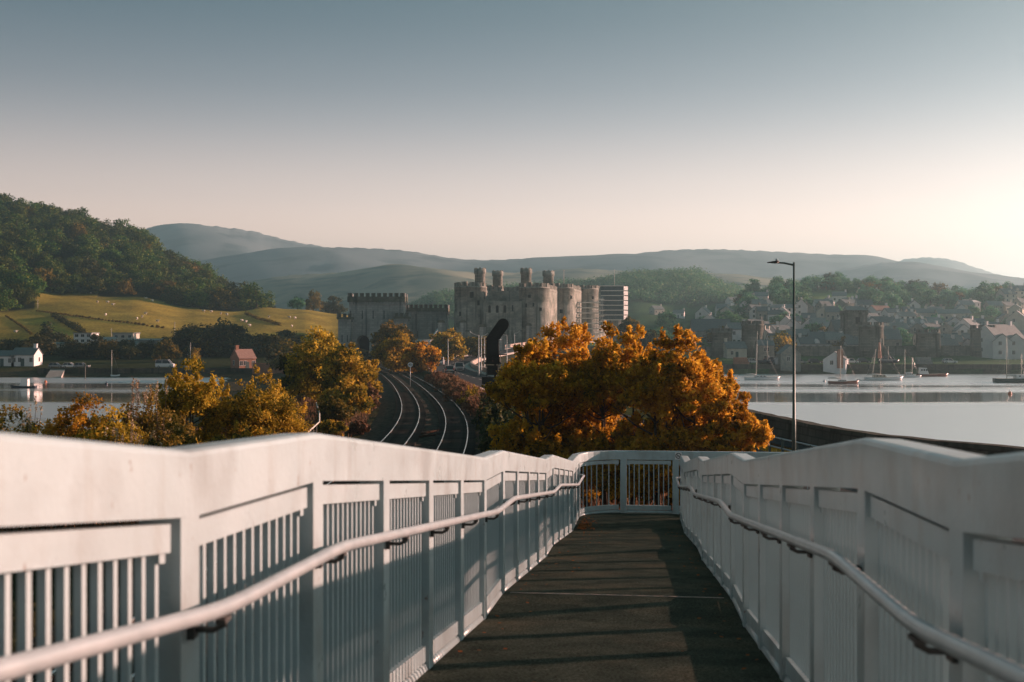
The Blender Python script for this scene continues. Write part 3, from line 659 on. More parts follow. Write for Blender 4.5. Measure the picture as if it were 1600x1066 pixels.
# deck
def deck_mat():
    m = mat('deck_surfacing', (.028, .037, .028), (.060, .069, .052), 3, .85, 0, c3=(.075, .072, .05), s3=.9)
    n = m.node_tree; b = n.nodes['Principled BSDF']
    t = n.nodes.new('ShaderNodeTexCoord'); wv = n.nodes.new('ShaderNodeTexWave'); wv.wave_type = 'BANDS'; wv.bands_direction = 'Y'
    wv.inputs['Scale'].default_value = 14; wv.inputs['Distortion'].default_value = 1.2; wv.inputs['Detail'].default_value = 3
    nz = n.nodes.new('ShaderNodeTexNoise'); nz.inputs['Scale'].default_value = 90
    n.links.new(t.outputs['Object'], wv.inputs[0]); n.links.new(t.outputs['Object'], nz.inputs['Vector'])
    ad = n.nodes.new('ShaderNodeMath'); ad.operation = 'ADD'; n.links.new(wv.outputs['Fac'], ad.inputs[0]); n.links.new(nz.outputs[0], ad.inputs[1])
    base = b.inputs['Base Color'].links[0].from_socket; g1 = n.nodes.new('ShaderNodeTexNoise'); g1.inputs['Scale'].default_value = 55; g1.inputs['Detail'].default_value = 6; n.links.new(t.outputs['Object'], g1.inputs['Vector'])
    gm = n.nodes.new('ShaderNodeMapRange'); gm.inputs[1].default_value = .35; gm.inputs[2].default_value = .68; gm.inputs[3].default_value = .45; gm.inputs[4].default_value = 1.9; n.links.new(g1.outputs[0], gm.inputs[0])
    gs = n.nodes.new('ShaderNodeVectorMath'); gs.operation = 'SCALE'; n.links.new(base, gs.inputs[0]); n.links.new(gm.outputs[0], gs.inputs['Scale']); n.links.new(gs.outputs[0], b.inputs['Base Color'])
    bp = n.nodes.new('ShaderNodeBump'); bp.inputs['Strength'].default_value = .8; bp.inputs['Distance'].default_value = .006
    n.links.new(ad.outputs[0], bp.inputs['Height']); n.links.new(bp.outputs[0], b.inputs['Normal'])
    return m
def build_deck():
    root = empty('footbridge_ramp', BP(10, 0, -3.2), 0, 'stepped pedestrian ramp with dark gritty deck sloping down to a landing', 'ramp'); inv = -Vector(root.location)
    ts = [-1.9, 3.25, 4.6, 9.75, 11.1, 16.25, 17.6, 22.75, 26.05]; mb = MB(); rings = []
    for t in ts:
        wr = RW - .0 if t < 26 else RW
        rings.append([BP(t, LW + .0, 0) + inv, BP(t, RW, 0) + inv, BP(t, RW + .2, -.02) + inv, BP(t, RW + .2, -.32) + inv, BP(t, LW - .2, -.32) + inv, BP(t, LW - .2, -.02) + inv])
    mb.sweep(rings)
    # object space of the deck follows the ramp, so the tread lines run across it
    dk = mb.obj('deck', deck_mat(), root)
    Mi = Matrix.Rotation(BA, 4, 'Z')
    dk.data.transform(Mi); dk.rotation_euler = (0, 0, -BA)
    mb = MB(); zc = lambda h: Vector((0, 0, CZ - drop(25.6) - 1.4 + h))
    def LP(t, lat, h): return BU * lat + BV * t + zc(h) + inv
    mb.sweep([[LP(23.0, RW + .21, -.02), LP(26.2, RW + .21, -.02), LP(26.2, RW + .21, -.32), LP(23.0, RW + .21, -.32)], [LP(23.0, 4.3, -.02), LP(26.2, 4.3, -.02), LP(26.2, 4.3, -.32), LP(23.0, 4.3, -.32)]])
    mb.obj('landing', dk.data.materials[0], root)
    for t in (11.1,):
        mb = MB(); mb.sweep([[BP(t - .010, LW + .06, .003) + inv, BP(t + .010, LW + .06, .003) + inv, BP(t + .010, LW + .06, .007) + inv, BP(t - .010, LW + .06, .007) + inv],
                             [BP(t - .010, RW - .06, .003) + inv, BP(t + .010, RW - .06, .003) + inv, BP(t + .010, RW - .06, .007) + inv, BP(t - .010, RW - .06, .007) + inv]])
        mb.obj('joint_strip', M['concrete'], root)
    for t in (0, 7.2, 14.2, 20.4, 25):
        for lat in (LW + .35, RW - .35):
            p = BP(t, lat, -.3) + inv; g = 3.6 + inv.z
            MB().box((p.x - .15, p.y - .15, g), (p.x + .15, p.y + .15, p.z)).obj('column', M['paint'], root)
build_deck()
# handrails
def handrail(side, label, t_end):
    lat = (LW + .10) if side < 0 else (RW - .10)
    pts = []
    for t in np.arange(-1.9, t_end, .12):
        z = np.mean([drop(t + e) for e in (-.16, -.08, 0, .08, .16)])
        p = BU * lat + BV * t; pts.append(Vector((p.x, p.y, CZ - z - 1.4 + .93)))
    root = empty('handrail', BP(10, lat, 0), 0, label, 'handrail', 'footbridge handrails'); inv = -Vector(root.location)
    e = pts[-1]; out = BU * (-.10 if side < 0 else .10)
    pts += [e + BV * .06 + out * .2, e + BV * .09 + out * .6, e + BV * .09 + out * 1.1]
    MB().tube([p + inv for p in pts], .0245, 12).obj('rail_tube', M['steel'], root)
    bl = MB()
    for t in POSTS[:-2]:
        z = BP(t, lat, .93) + inv; o = BU * (-.10 if side < 0 else .10)
        b = MB(); b.tube([z + Vector((0, 0, -.02)), z + Vector((0, 0, -.045)), z + o * .3 + Vector((0, 0, -.062)), z + o * 1.01 + Vector((0, 0, -.062))], [.012, .012, .010, .010], 6)
        a = z + o * .98 + Vector((0, 0, -.062)); b.box((a.x - .014, a.y - .026, a.z - .026), (a.x + .014, a.y + .026, a.z + .026)); b.cbox(z + Vector((0, 0, -.03)), (.03, .07, .014))
        b.obj('bracket', M['dark_steel'], root)
    return root
handrail(-1, 'tubular handrail along the sunlit left parapet', 25.0)
handrail(1, 'tubular handrail along the shaded right parapet', 24.7)
# the small prohibition sign on the end beam
def no_sign():
    p = end_at(LEN + 1.24, -.004, 1.30); root = empty('prohibition_sign', p, -BA, 'small white square sign with a crossed black ring on the end beam', 'sign')
    MB().box((-.075, -.004, -.085), (.075, 0, .085)).obj('plate', M['signwhite'], root)
    rg = MB(); n = 24
    for k in range(n):
        a0, a1 = 2 * math.pi * k / n, 2 * math.pi * (k + 1) / n
        rg.add([(r * math.cos(a), -.007, r * math.sin(a)) for a in (a0, a1) for r in (.05, .066)], [(0, 1, 3, 2)])
    rg.obj('ring', M['signblack'], root)
    MB().box((-.052, -.008, -.007), (.052, -.0065, .007), Matrix.Rotation(R(45), 4, 'Y')).obj('slash', M['signblack'], root)
    b = MB()
    for x in (-.022, .022):
        for k in range(12):
            a0, a1 = 2 * math.pi * k / 12, 2 * math.pi * (k + 1) / 12
            b.add([(x + r * math.cos(a), -.0062, -.01 + r * math.sin(a)) for a in (a0, a1) for r in (.011, .017)], [(0, 1, 3, 2)])
    b.box((-.022, -.0062, -.004), (.02, -.0055, .002)); b.box((-.004, -.0062, -.004), (0, -.0055, .022))
    b.obj('bicycle_symbol', M['signblack'], root)
no_sign()
# drift of fallen leaves in the corner of the landing
def litter():
    mb = MB(); rr = random.Random(4)
    for k in range(260):
        t = 22.9 + abs(rr.gauss(0, .9)); lat = LW + .07 + abs(rr.gauss(0, .13)) + max(0, t - 25.2) * .4
        if t > 25.9: continue
        c = BP(t, lat, .012 + rr.random() * .02); a = rr.random() * 6.3; u = Vector((math.cos(a), math.sin(a), rr.uniform(-.3, .3))) * .03; v = Vector((-math.sin(a), math.cos(a), rr.uniform(-.3, .3))) * .022
        mb.add([c - u, c + v, c + u, c - v], [(0, 1, 2, 3)])
    for k in range(150):
        t = rr.uniform(4.5, 24); lat = LW + .08 + abs(rr.gauss(0, .35)) if rr.random() < .6 else RW - .06 - abs(rr.gauss(0, .2))
        c = BP(t, lat, .010 + rr.random() * .008); a = rr.random() * 6.3; q = rr.uniform(.014, .028); u = Vector((math.cos(a), math.sin(a), rr.uniform(-.2, .2))) * q; v = Vector((-math.sin(a), math.cos(a), rr.uniform(-.2, .2))) * q * .7
        mb.add([c - u, c + v, c + u, c - v], [(0, 1, 2, 3)])
    lm_ = mat('fallen_leaf', (.20, .055, .02), (.30, .12, .03), 30, .8)
    tag(mb.obj('leaf_litter', lm_), 'rusty fallen leaves drifted into the corner of the landing', 'leaf litter', None, 'stuff')
litter()

# ------------------------------------------------------------------ vegetation
def leaf_mesh(name, rs, clumps, n, size, m, flat=.35, aspect=.62, up=0.0, solid=.5):
    """n leaf-sized quads spread through ellipsoidal clumps: (centre, radii, tint)"""
    cs = np.array([c[0] for c in clumps], float); rd = np.array([c[1] for c in clumps], float); tn = np.array([c[2] for c in clumps], float)
    w_ = (rd[:, 0] * rd[:, 2]) ** .9; w_ /= w_.sum(); idx = rs.choice(len(clumps), n, p=w_)
    v = rs.normal(size=(n, 3)); v /= np.linalg.norm(v, axis=1)[:, None]
    rad = rs.rand(n) ** solid + rs.normal(size=n) * .16; p = cs[idx] + v * rd[idx] * rad[:, None]
    nrm = v * (1 - flat) + rs.normal(size=(n, 3)) * flat * 1.6; nrm[:, 2] += up; nrm /= np.linalg.norm(nrm, axis=1)[:, None] + 1e-9
    a = np.cross(nrm, rs.normal(size=(n, 3))); a /= np.linalg.norm(a, axis=1)[:, None] + 1e-9; b = np.cross(nrm, a)
    s = size * (.55 + .9 * rs.rand(n))[:, None]; a = a * s; b = b * s * aspect
    vs = np.empty((n, 4, 3)); vs[:, 0] = p - a; vs[:, 1] = p + b * .9 - a * .1; vs[:, 2] = p + a; vs[:, 3] = p - b * .9 - a * .1
    tint = np.clip(tn[idx] + rs.normal(size=n) * .19, 0, 1)
    return raw_mesh(name, vs.reshape(-1, 3), np.arange(n * 4).reshape(-1, 4), m, np.repeat(tint, 4))
def raw_mesh(name, v, q, m, tint=None):
    me = bpy.data.meshes.new(name); nv, nq = len(v), len(q)
    me.vertices.add(nv); me.vertices.foreach_set('co', np.asarray(v, np.float32).ravel())
    me.loops.add(nq * 4); me.loops.foreach_set('vertex_index', np.asarray(q, np.int32).ravel())
    me.polygons.add(nq); me.polygons.foreach_set('loop_start', np.arange(0, nq * 4, 4, dtype=np.int32)); me.polygons.foreach_set('loop_total', np.full(nq, 4, np.int32))
    if tint is not None:
        at = me.attributes.new('tint', 'FLOAT', 'POINT'); at.data.foreach_set('value', np.asarray(tint, np.float32))
    me.materials.append(m); me.update(calc_edges=True); me.validate()
    return me
def crown_clumps(rs, h, rx, ry, z0, k, ragged=.25, spikes=0, lo=.16, hi=.34, top=1.0, dome=2.3):
    """clumps filling a domed crown between z0 and h, more of them near its skin"""
    out = []; H = h - z0; q = min(rx, H * .62); sh = .5 * (lo + hi) * q * .75
    ph = rs.rand(3) * 6.28
    def lid(rr, a=0.0): return z0 + (H - sh) * (1 - rr ** dome) ** .7 * (1 + rr * (.13 * math.sin(2 * a + ph[0]) + .10 * math.sin(5 * a + ph[1]) - .06))
    for _ in range(k):
        a = rs.rand() * 6.28; rr = rs.rand() ** .5; zt = lid(rr * .93, a)
        s = lo + (hi - lo) * rs.rand(); f_ = 1 - .75 * rs.rand() ** 1.5
        if rr > .7: f_ = rs.rand() ** .7
        c = np.array([rx * rr * .9 * math.cos(a), ry * rr * .9 * math.sin(a), z0 + sh * .6 + (zt - z0 - sh * .6) * f_])
        out.append((c, (s * q * 1.15, s * q * 1.15, s * q * (.75 + .4 * rs.rand())), .28 + .46 * rs.rand()))
    out.append(((0, 0, z0 + H * .42), (rx * .62, ry * .62, H * .38), .45))
    for _ in range(spikes):
        a = rs.rand() * 6.28; rr = rs.rand() ** .5 * .95; L = H * (.05 + .10 * rs.rand())
        out.append(((rx * rr * math.cos(a), ry * rr * math.sin(a), lid(rr * .95, a) + sh * .6 + L * .1), (L * .26, L * .26, L), .6 + .35 * rs.rand()))
    return out
def lobed_clumps(rs, h, rx, ry, z0, k, sprays, lo, hi):
    """a broad crown built of several rounded lobes, each carrying many small uneven clumps"""
    H = h - z0; lobes = []; n_l = 11
    for i in range(n_l):
        a = 6.283 * (i + .6 * rs.rand()) / n_l; rr = .0 if i == 0 else .35 + .35 * rs.rand()
        R_ = min(rx, H * .5) * (.42 + .2 * rs.rand()); top = h - H * (.02 if i == 0 else .06 + .30 * rr * rr + .10 * rs.rand())
        lobes.append((np.array([rx * rr * math.cos(a), ry * rr * math.sin(a), top - R_]), R_, .35 + .3 * rs.rand()))
        lobes.append((np.array([rx * (rr * .9 + .12) * math.cos(a + .3), ry * (rr * .9 + .12) * math.sin(a + .3), z0 + H * (.22 + .2 * rs.rand())]), R_ * 1.05, .3 + .3 * rs.rand()))
    out = []
    for c, R_, tn in lobes:
        for _ in range(max(5, int(k * 2.4 / len(lobes)))):
            v = rs.normal(size=3); v /= np.linalg.norm(v); p = c + v * R_ * (.5 + .46 * rs.rand()); p[2] = max(p[2], z0 + .15); s = (lo + (hi - lo) * rs.rand() ** 1.6) * R_ * 1.9
            out.append((p, (s * (.8 + .5 * rs.rand()), s * (.8 + .5 * rs.rand()), s * (.6 + .4 * rs.rand())), np.clip(tn + rs.normal() * .16, .05, .95)))
        for _ in range(max(1, sprays // len(lobes) + 1)):
            v = rs.normal(size=3); v[2] = abs(v[2]) + .4; v /= np.linalg.norm(v); p = c + v * R_ * (.82 + .10 * rs.rand()); L = R_ * (.14 + .20 * rs.rand())
            out.append((p, (L * .42, L * .42, L), .45 + .45 * rs.rand()))
    return out
def trunk_mesh(name, rs, h, rx, z0, r=.16, limbs=7, stems=1):
    mb = MB()
    for s_ in range(stems):
        a = rs.rand() * 6.28; off = 0 if stems == 1 else .35 * rx * rs.rand(); lean = .1 * rx
        b = Vector((off * math.cos(a), off * math.sin(a), -.3)); t = Vector((b.x + lean * math.cos(a), b.y + lean * math.sin(a), z0 + (h - z0) * .62))
        mid = (b + t) / 2 + Vector((rs.normal() * .04, rs.normal() * .04, 0)) * h * .3
        mb.tube([b, mid, t], [r, r * .75, r * .3], 7)
        for _ in range(limbs):
            f_ = .35 + .55 * rs.rand(); s = b.lerp(t, f_); q = rs.rand() * 6.28; L = rx * (.45 + .4 * rs.rand())
            e = s + Vector((math.cos(q) * L, math.sin(q) * L, L * (.35 + .6 * rs.rand())))
            m_ = s.lerp(e, .5) + Vector((0, 0, -.08 * L)); mb.tube([s, m_, e], [r * .45, r * .3, r * .08], 5)
    return mb.mesh(name, M['bark'])
def tree(name, label, cat, pos, h, rx, mk, n, size, seed, ry=None, z0=None, clumps=26, spikes=0, group=None, stems=1, r=.16, lo=.16, hi=.34, up=0, flat=.35, cname='crown'):
    rs = np.random.RandomState(seed); ry = ry or rx; z0 = h * .18 if z0 is None else z0
    root = empty(name, pos, 0, label, cat, group)
    link('trunk', trunk_mesh('trunk', rs, h, rx, z0, r, 6, stems), root)
    link(cname, leaf_mesh(cname, rs, lobed_clumps(rs, h, rx, ry, z0, int(clumps * 2.0), spikes * 2, lo, hi), n, size, M[mk], up=up, flat=.5), root)
    return root

# big autumn trees beyond the end of the ramp
def gtree(label, px0, px1, ytop, d, n, seed, mk='lf_orange', h_extra=0, name='autumn_tree', **k):
    x0, x1 = (px0 - 800) / F * d, (px1 - 800) / F * d; x = (x0 + x1) / 2; g = H1(x, d); top = CZ - (ytop - 533) / F * d
    return tree(name, label, 'tree', (x, d, g - .05), (top - g) * 1.02, (x1 - x0) / 2 * 1.06, mk, n, k.pop('size', .085), seed, **k)
G = 'orange trees beyond the ramp landing'
K = dict(stems=3, r=.09, size=.064, group=G)
gtree('broad orange tree standing beside the black railway signal', 770, 900, 525, 39.5, 60000, 21, clumps=60, spikes=30, z0=.2, lo=.11, hi=.25, ry=2.4, **K)
gtree('tallest orange tree with upright shoots in front of the castle towers', 806, 968, 492, 42, 69000, 22, clumps=70, spikes=36, z0=.3, lo=.10, hi=.23, ry=2.4, **K)
gtree('orange tree reaching up in front of the netted scaffold', 900, 1050, 496, 39.5, 63000, 23, clumps=66, spikes=34, z0=.2, lo=.10, hi=.23, ry=2.2, **K)
gtree('rounded reddish-orange tree directly behind the end parapet', 975, 1135, 506, 36.5, 63000, 24, clumps=66, spikes=32, z0=.2, lo=.10, hi=.23, ry=2.2, **K)
gtree('orange tree leaning out towards the sailing boats', 1040, 1168, 548, 38.5, 51000, 25, clumps=56, spikes=26, z0=.2, lo=.11, hi=.25, ry=2.0, **K)
gtree('low bright orange tree nearest the lamp column', 1085, 1198, 606, 35.5, 45000, 26, clumps=50, spikes=20, z0=.1, lo=.12, hi=.26, ry=1.9, **K)
# trees and scrub left of the ramp
G = 'scrub left of the ramp'
K = dict(stems=3, r=.07, size=.055, group=G)
gtree('tall golden bush with two upright tops left of the ramp', 240, 360, 552, 44, 30000, 31, 'lf_gold', clumps=50, spikes=34, z0=.1, lo=.11, hi=.25, name='golden_bush', ry=1.7, **K)
gtree('rounded golden bush with its right edge against the dark bank', 325, 478, 572, 46, 38000, 32, 'lf_gold', clumps=60, spikes=28, z0=.1, lo=.11, hi=.24, name='golden_bush', ry=2.0, **K)
gtree('green-gold bush in front of the mooring water', 150, 300, 604, 41, 26000, 33, 'lf_olive', clumps=46, spikes=34, z0=.1, name='golden_bush', ry=1.6, lo=.12, hi=.26, **K)
gtree('russet bush with feathery tops near the left edge', 60, 200, 618, 40, 22000, 34, 'lf_orange', clumps=40, spikes=34, z0=.1, name='russet_bush', ry=1.5, lo=.12, hi=.26, **K)
gtree('golden bush cut by the left edge of the picture', -80, 120, 630, 42, 26000, 35, 'lf_gold', clumps=44, spikes=32, z0=.1, name='golden_bush', ry=1.8, lo=.12, hi=.26, **K)
gtree('olive bush filling the gap below the tall golden bush', 220, 340, 652, 37.5, 20000, 36, 'lf_olive', clumps=40, spikes=20, z0=.1, name='olive_bush', ry=1.4, lo=.12, hi=.26, **K)
gtree('olive bush low between the russet and golden bushes', 10, 120, 672, 37.5, 16000, 37, 'lf_olive', clumps=36, spikes=18, z0=.1, name='olive_bush', ry=1.4, lo=.12, hi=.26, **K)
gtree('olive-gold bush in front of the boathouse reflections', 100, 240, 636, 38.5, 20000, 38, 'lf_gold', clumps=40, spikes=24, z0=.1, name='golden_bush', ry=1.4, lo=.12, hi=.26, **K)
gtree('low golden bush below the rounded golden one', 300, 420, 655, 38, 20000, 39, 'lf_gold', clumps=40, spikes=18, z0=.1, name='golden_bush', ry=1.4, lo=.12, hi=.26, **K)
def seed_plant(label, px, ytop, d, seed, group='pale flower spikes in the scrub'):
    rs = np.random.RandomState(seed); x = (px - 800) / F * d; g = H1(x, d); top = CZ - (ytop - 533) / F * d; h = top - g
    root = empty('seed_head_plant', (x, d, g), 0, label, 'plant', group); st = MB(); cl = []
    for k in range(9):
        a = rs.rand() * 6.28; l = h * (.72 + .28 * rs.rand()) if k else h; e = Vector((math.cos(a) * .45 * rs.rand(), math.sin(a) * .45 * rs.rand(), l - .35))
        st.tube([(0, 0, -.1), (e.x * .4, e.y * .4, l * .5), e], [.02, .014, .008], 5)
        cl.append((np.array([e.x, e.y, l - .2]), (.06, .06, .32), .55 + .3 * rs.rand()))
        cl.append((np.array([e.x * .8, e.y * .8, l * .62]), (.25, .25, .35), .2))
    st.obj('stem', M['bark'], root)
    link('flower_spike', leaf_mesh('flower_spike', rs, cl, 1500, .04, M['lf_pale']), root)
for k, (px, yt, d, lab) in enumerate([(212, 592, 40, 'tall pale flower spike standing against the left water'), (248, 596, 40.5, 'pale flower spikes just right of the tallest one'), (45, 622, 40, 'thin golden spike near the left edge of the water'),
        (185, 668, 37, 'pale seed heads low in front of the green-gold bush, left one'), (212, 655, 37.5, 'pale seed heads low in front of the green-gold bush, middle one'), (238, 672, 37, 'pale seed heads low in front of the green-gold bush, right one')]):
    seed_plant(lab, px, yt, d, 60 + k)
# bank beside the rails
G = 'bushes beside the railway'
gtree('largest golden tree left of the rails', 446, 560, 514, 116, 15000, 41, 'lf_gold', clumps=40, spikes=14, z0=.4, stems=2, group=G, lo=.13, hi=.28, size=.17)
gtree('golden tree leaning over the left rail', 500, 588, 534, 108, 11000, 42, 'lf_gold', clumps=34, spikes=12, z0=.3, stems=2, group=G, lo=.14, hi=.3, size=.16)
gtree('low golden bush at the foot of the railside trees', 505, 586, 592, 96, 8000, 43, 'lf_gold', clumps=26, spikes=10, z0=.1, stems=2, group=G, size=.13, name='golden_bush', r=.08)
gtree('dark evergreen bush behind the railside trees', 440, 500, 540, 122, 7000, 44, 'lf_dark', clumps=26, z0=.2, stems=2, group=G, size=.17, name='dark_bush', r=.08)
gtree('small golden bush beside the whitish fence rail', 490, 540, 652, 74, 5000, 45, 'lf_gold', clumps=20, spikes=8, z0=0, stems=2, group=G, size=.10, name='golden_bush', r=.05)
gtree('small pinkish seed bush on the edge of the ballast', 545, 578, 652, 76, 3600, 46, 'lf_rust', clumps=16, spikes=8, z0=0, stems=2, group=G, size=.09, name='russet_bush', r=.04)
gtree('russet bush at the ballast edge below the golden trees', 566, 592, 598, 104, 3600, 47, 'lf_rust', clumps=16, spikes=6, z0=0, stems=2, group=G, size=.11, name='russet_bush', r=.04)
gtree('dark bush on the bank above the fence rail', 500, 545, 618, 86, 5000, 48, 'lf_olive', clumps=20, spikes=6, z0=0, stems=2, group=G, size=.12, name='dark_bush', r=.05)
# between rails and road
G = 'trees between the rails and the road'
gtree('golden tree behind the round railway sign', 592, 652, 516, 226, 9000, 51, 'lf_gold', clumps=34, spikes=8, z0=.3, stems=2, group=G, size=.26)
gtree('bright orange tree hanging over the parked cars', 628, 690, 532, 214, 9000, 52, 'lf_orange', clumps=34, spikes=8, z0=.3, stems=2, group=G, size=.26)
gtree('dark green tree against the stone portal', 584, 646, 497, 300, 8000, 53, 'lf_olive', clumps=34, z0=1, group=G, size=.36)
gtree('rounded green-gold tree at the road bend', 674, 730, 512, 300, 9000, 54, 'lf_gold', clumps=34, spikes=4, z0=.6, group=G, size=.34)
gtree('olive tree to the right of the road-bend tree', 722, 766, 523, 318, 6000, 55, 'lf_olive', clumps=28, z0=.6, group=G, size=.34)
gtree('dark low tree beside the tunnel mouth', 582, 612, 534, 330, 4000, 56, 'lf_dark', clumps=20, z0=.2, group=G, size=.36)
gtree('dark scrubby tree filling the foot of the tunnel cutting', 540, 590, 546, 345, 5000, 57, 'lf_dark', clumps=22, z0=.1, group=G, size=.38)
gtree('dark rounded tree right of the netted scaffold', 968, 1002, 493, 395, 6000, 58, 'lf_olive', clumps=28, z0=.8, group='trees by the castle', size=.42)
gtree('low dark tree below the netted scaffold', 1000, 1032, 513, 385, 4000, 59, 'lf_dark', clumps=24, z0=.8, group='trees by the castle', size=.42)
gtree('russet shrub under the bridge pillars', 716, 758, 531, 340, 3500, 65, 'lf_rust', clumps=20, z0=.1, group='trees by the castle', size=.3)
# scrub bank
G = 'scrub on the bank between rails and road'
rr = random.Random(77); proto = {}
for mk in ('lf_rust', 'lf_gold', 'lf_olive', 'lf_dark'):
    for k in range(2):
        rs = np.random.RandomState(hash((mk, k)) % 1000 if False else (ord(mk[3]) * 7 + k)); proto[(mk, k)] = (leaf_mesh('scrub_leaves', rs, crown_clumps(rs, 1.0, .75, .75, 0, 18, .3, 14, .16, .34), 2600, .045, M[mk]), trunk_mesh('stem', rs, 1.0, .6, .1, .03, 4, 3))
SCR = []
for k in range(46):
    y = 52 + 170 * rr.random() ** 1.25; a, b = float(track_x(y)) + 5.6, float(road_x(y)) - 6.2
    if b - a < .5: continue
    x = a + (b - a) * rr.random(); mk = rr.choice(['lf_rust', 'lf_rust', 'lf_gold', 'lf_olive', 'lf_dark', 'lf_rust'])
    SCR.append((x, y, mk, rr.uniform(1.0, 2.1)))
for x, y, mk, s in [(.4, 58, 'lf_dark', 3.3), (1.4, 50, 'lf_dark', 3.4), (.2, 66, 'lf_dark', 3.0), (-.2, 74, 'lf_dark', 3.0), (2.0, 62, 'lf_olive', 3.6), (1.6, 72, 'lf_dark', 3.6), (-.8, 82, 'lf_dark', 2.8), (1.2, 82, 'lf_olive', 3.3), (2.6, 44, 'lf_dark', 3.2), (-2.6, 92, 'lf_rust', 2.2), (-1.2, 96, 'lf_rust', 2.3), (-3.6, 104, 'lf_gold', 2.2), (-5, 112, 'lf_rust', 2.3), (-6, 122, 'lf_rust', 2.2), (-7.6, 138, 'lf_rust', 2.4), (-9.4, 150, 'lf_rust', 2.2), (-11, 162, 'lf_rust', 2.2), (.6, 88, 'lf_olive', 2.6)]: SCR.append((x, y, mk, s))
WORD = {'lf_rust': 'pinkish-brown', 'lf_gold': 'golden', 'lf_olive': 'olive', 'lf_dark': 'dark green'}
ORD = ['', 'second ', 'third ', 'fourth ', 'fifth ', 'sixth ', 'seventh ', 'eighth ', 'ninth ', 'tenth ', 'eleventh ', 'twelfth ', 'thirteenth ', 'fourteenth ', 'fifteenth ', 'sixteenth ', 'seventeenth ', 'eighteenth ', 'nineteenth ', 'twentieth ', 'twenty-first ', 'twenty-second ', 'twenty-third ', 'twenty-fourth ', 'twenty-fifth ', 'twenty-sixth ']
SCR.sort(key=lambda q: q[1]); seen_ = {}
for x, y, mk, s in SCR:
    i = seen_.get(mk, 0); seen_[mk] = i + 1
    root = empty('scrub_bush', (x, y, H1(x, y) - .05), rr.random() * 6.28, '%s scrub bush on the bank between rails and road, %snearest the camera' % (WORD[mk], ORD[min(i, 25)]), 'bush', G, s)
    me, tm = proto[(mk, rr.randrange(2))]; link('stem', tm, root); link('foliage', me, root)
# rough grass blades along the banks and the verge
def grass(name, label, pts, m, h, seed, per=14):
    rs = np.random.RandomState(seed); p = np.repeat(np.array(pts), per, axis=0); n = len(p)
    p[:, :2] += rs.normal(size=(n, 2)) * .28; p[:, 2] = height(p[:, 0], p[:, 1]) - .03
    a = rs.rand(n) * 6.28; hh = h * (.5 + rs.rand(n)); wv = np.stack([np.cos(a), np.sin(a), np.zeros(n)], 1) * .035
    ln = np.stack([rs.normal(size=n) * .25, rs.normal(size=n) * .25, np.ones(n)], 1) * hh[:, None]
    vs = np.stack([p - wv, p + wv, p + wv * .3 + ln, p - wv * .3 + ln], 1)
    o = link(name, raw_mesh(name, vs.reshape(-1, 3), np.arange(n * 4).reshape(-1, 4), m, np.repeat(np.clip(.45 + rs.normal(size=n) * .25, 0, 1), 4)))
    tag(o, label, 'grass', None, 'stuff')
pts = []; rr = random.Random(5)
for _ in range(5200):
    y = 34 + 150 * rr.random() ** 1.4; a, b = float(track_x(y)) + 5.2, float(road_x(y)) - 5.6
    if rr.random() < .5: a, b = float(edge_l(y)) - 6, float(track_x(y)) - 5.4
    if b > a: pts.append((rr.uniform(a, b), y, 0))
grass('rough_grass', 'rough brown grass on the railway banks', pts, M['lf_rust'], .42, 3, 7)
pts = []
for _ in range(2600):
    y = rr.uniform(36, 90); a, b = float(road_x(y)) + 4.5, float(edge_r(y)) - 2.4
    if b > a: pts.append((rr.uniform(a, b), y, 0))
grass('verge_grass', 'sunlit orange verge grass by the sea wall', pts, M['lf_orange'], .16, 4, 8)

# ------------------------------------------------------------------ castle
CA = empty('castle', P(812, 533, 445) * 1 + Vector((0, 0, -6)), 0, 'grey medieval castle with round towers and battlements above the road', 'castle')
CB = Vector(CA.location)
merl = {}
def merlon_mesh(wd, th, h, m):
    k = (round(wd, 1), round(th, 1), round(h, 1), m.name)
    if k not in merl:
        merl[k] = MB().box((-wd / 2, -th / 2, 0), (wd / 2, th / 2, h)).box((-wd / 2 - .06, -th / 2 - .06, h), (wd / 2 + .06, th / 2 + .06, h + .18)).mesh('merlon', m)
    return merl[k]
def slot(parent, c, az, r, w_, h, nm='window'):
    """a solid block in a round wall, coloured as the shade inside a window"""
    a = az; M_ = Matrix.Translation(Vector(c)) @ Matrix.Rotation(a, 4, 'Z')
    mb = MB(); mb.cm = 0; mb.box((-w_ / 2, -r - .03, -h / 2), (w_ / 2, -r + .7, h / 2), M_)
    mb.cm = 1; mb.box((-w_ / 2 - .2, -r - .10, h / 2), (w_ / 2 + .2, -r + .3, h / 2 + .22), M_); mb.box((-w_ / 2 - .2, -r - .12, -h / 2 - .2), (w_ / 2 + .2, -r + .3, -h / 2), M_)
    return mb.obj(nm, [M['dark'], M['castle']], parent)
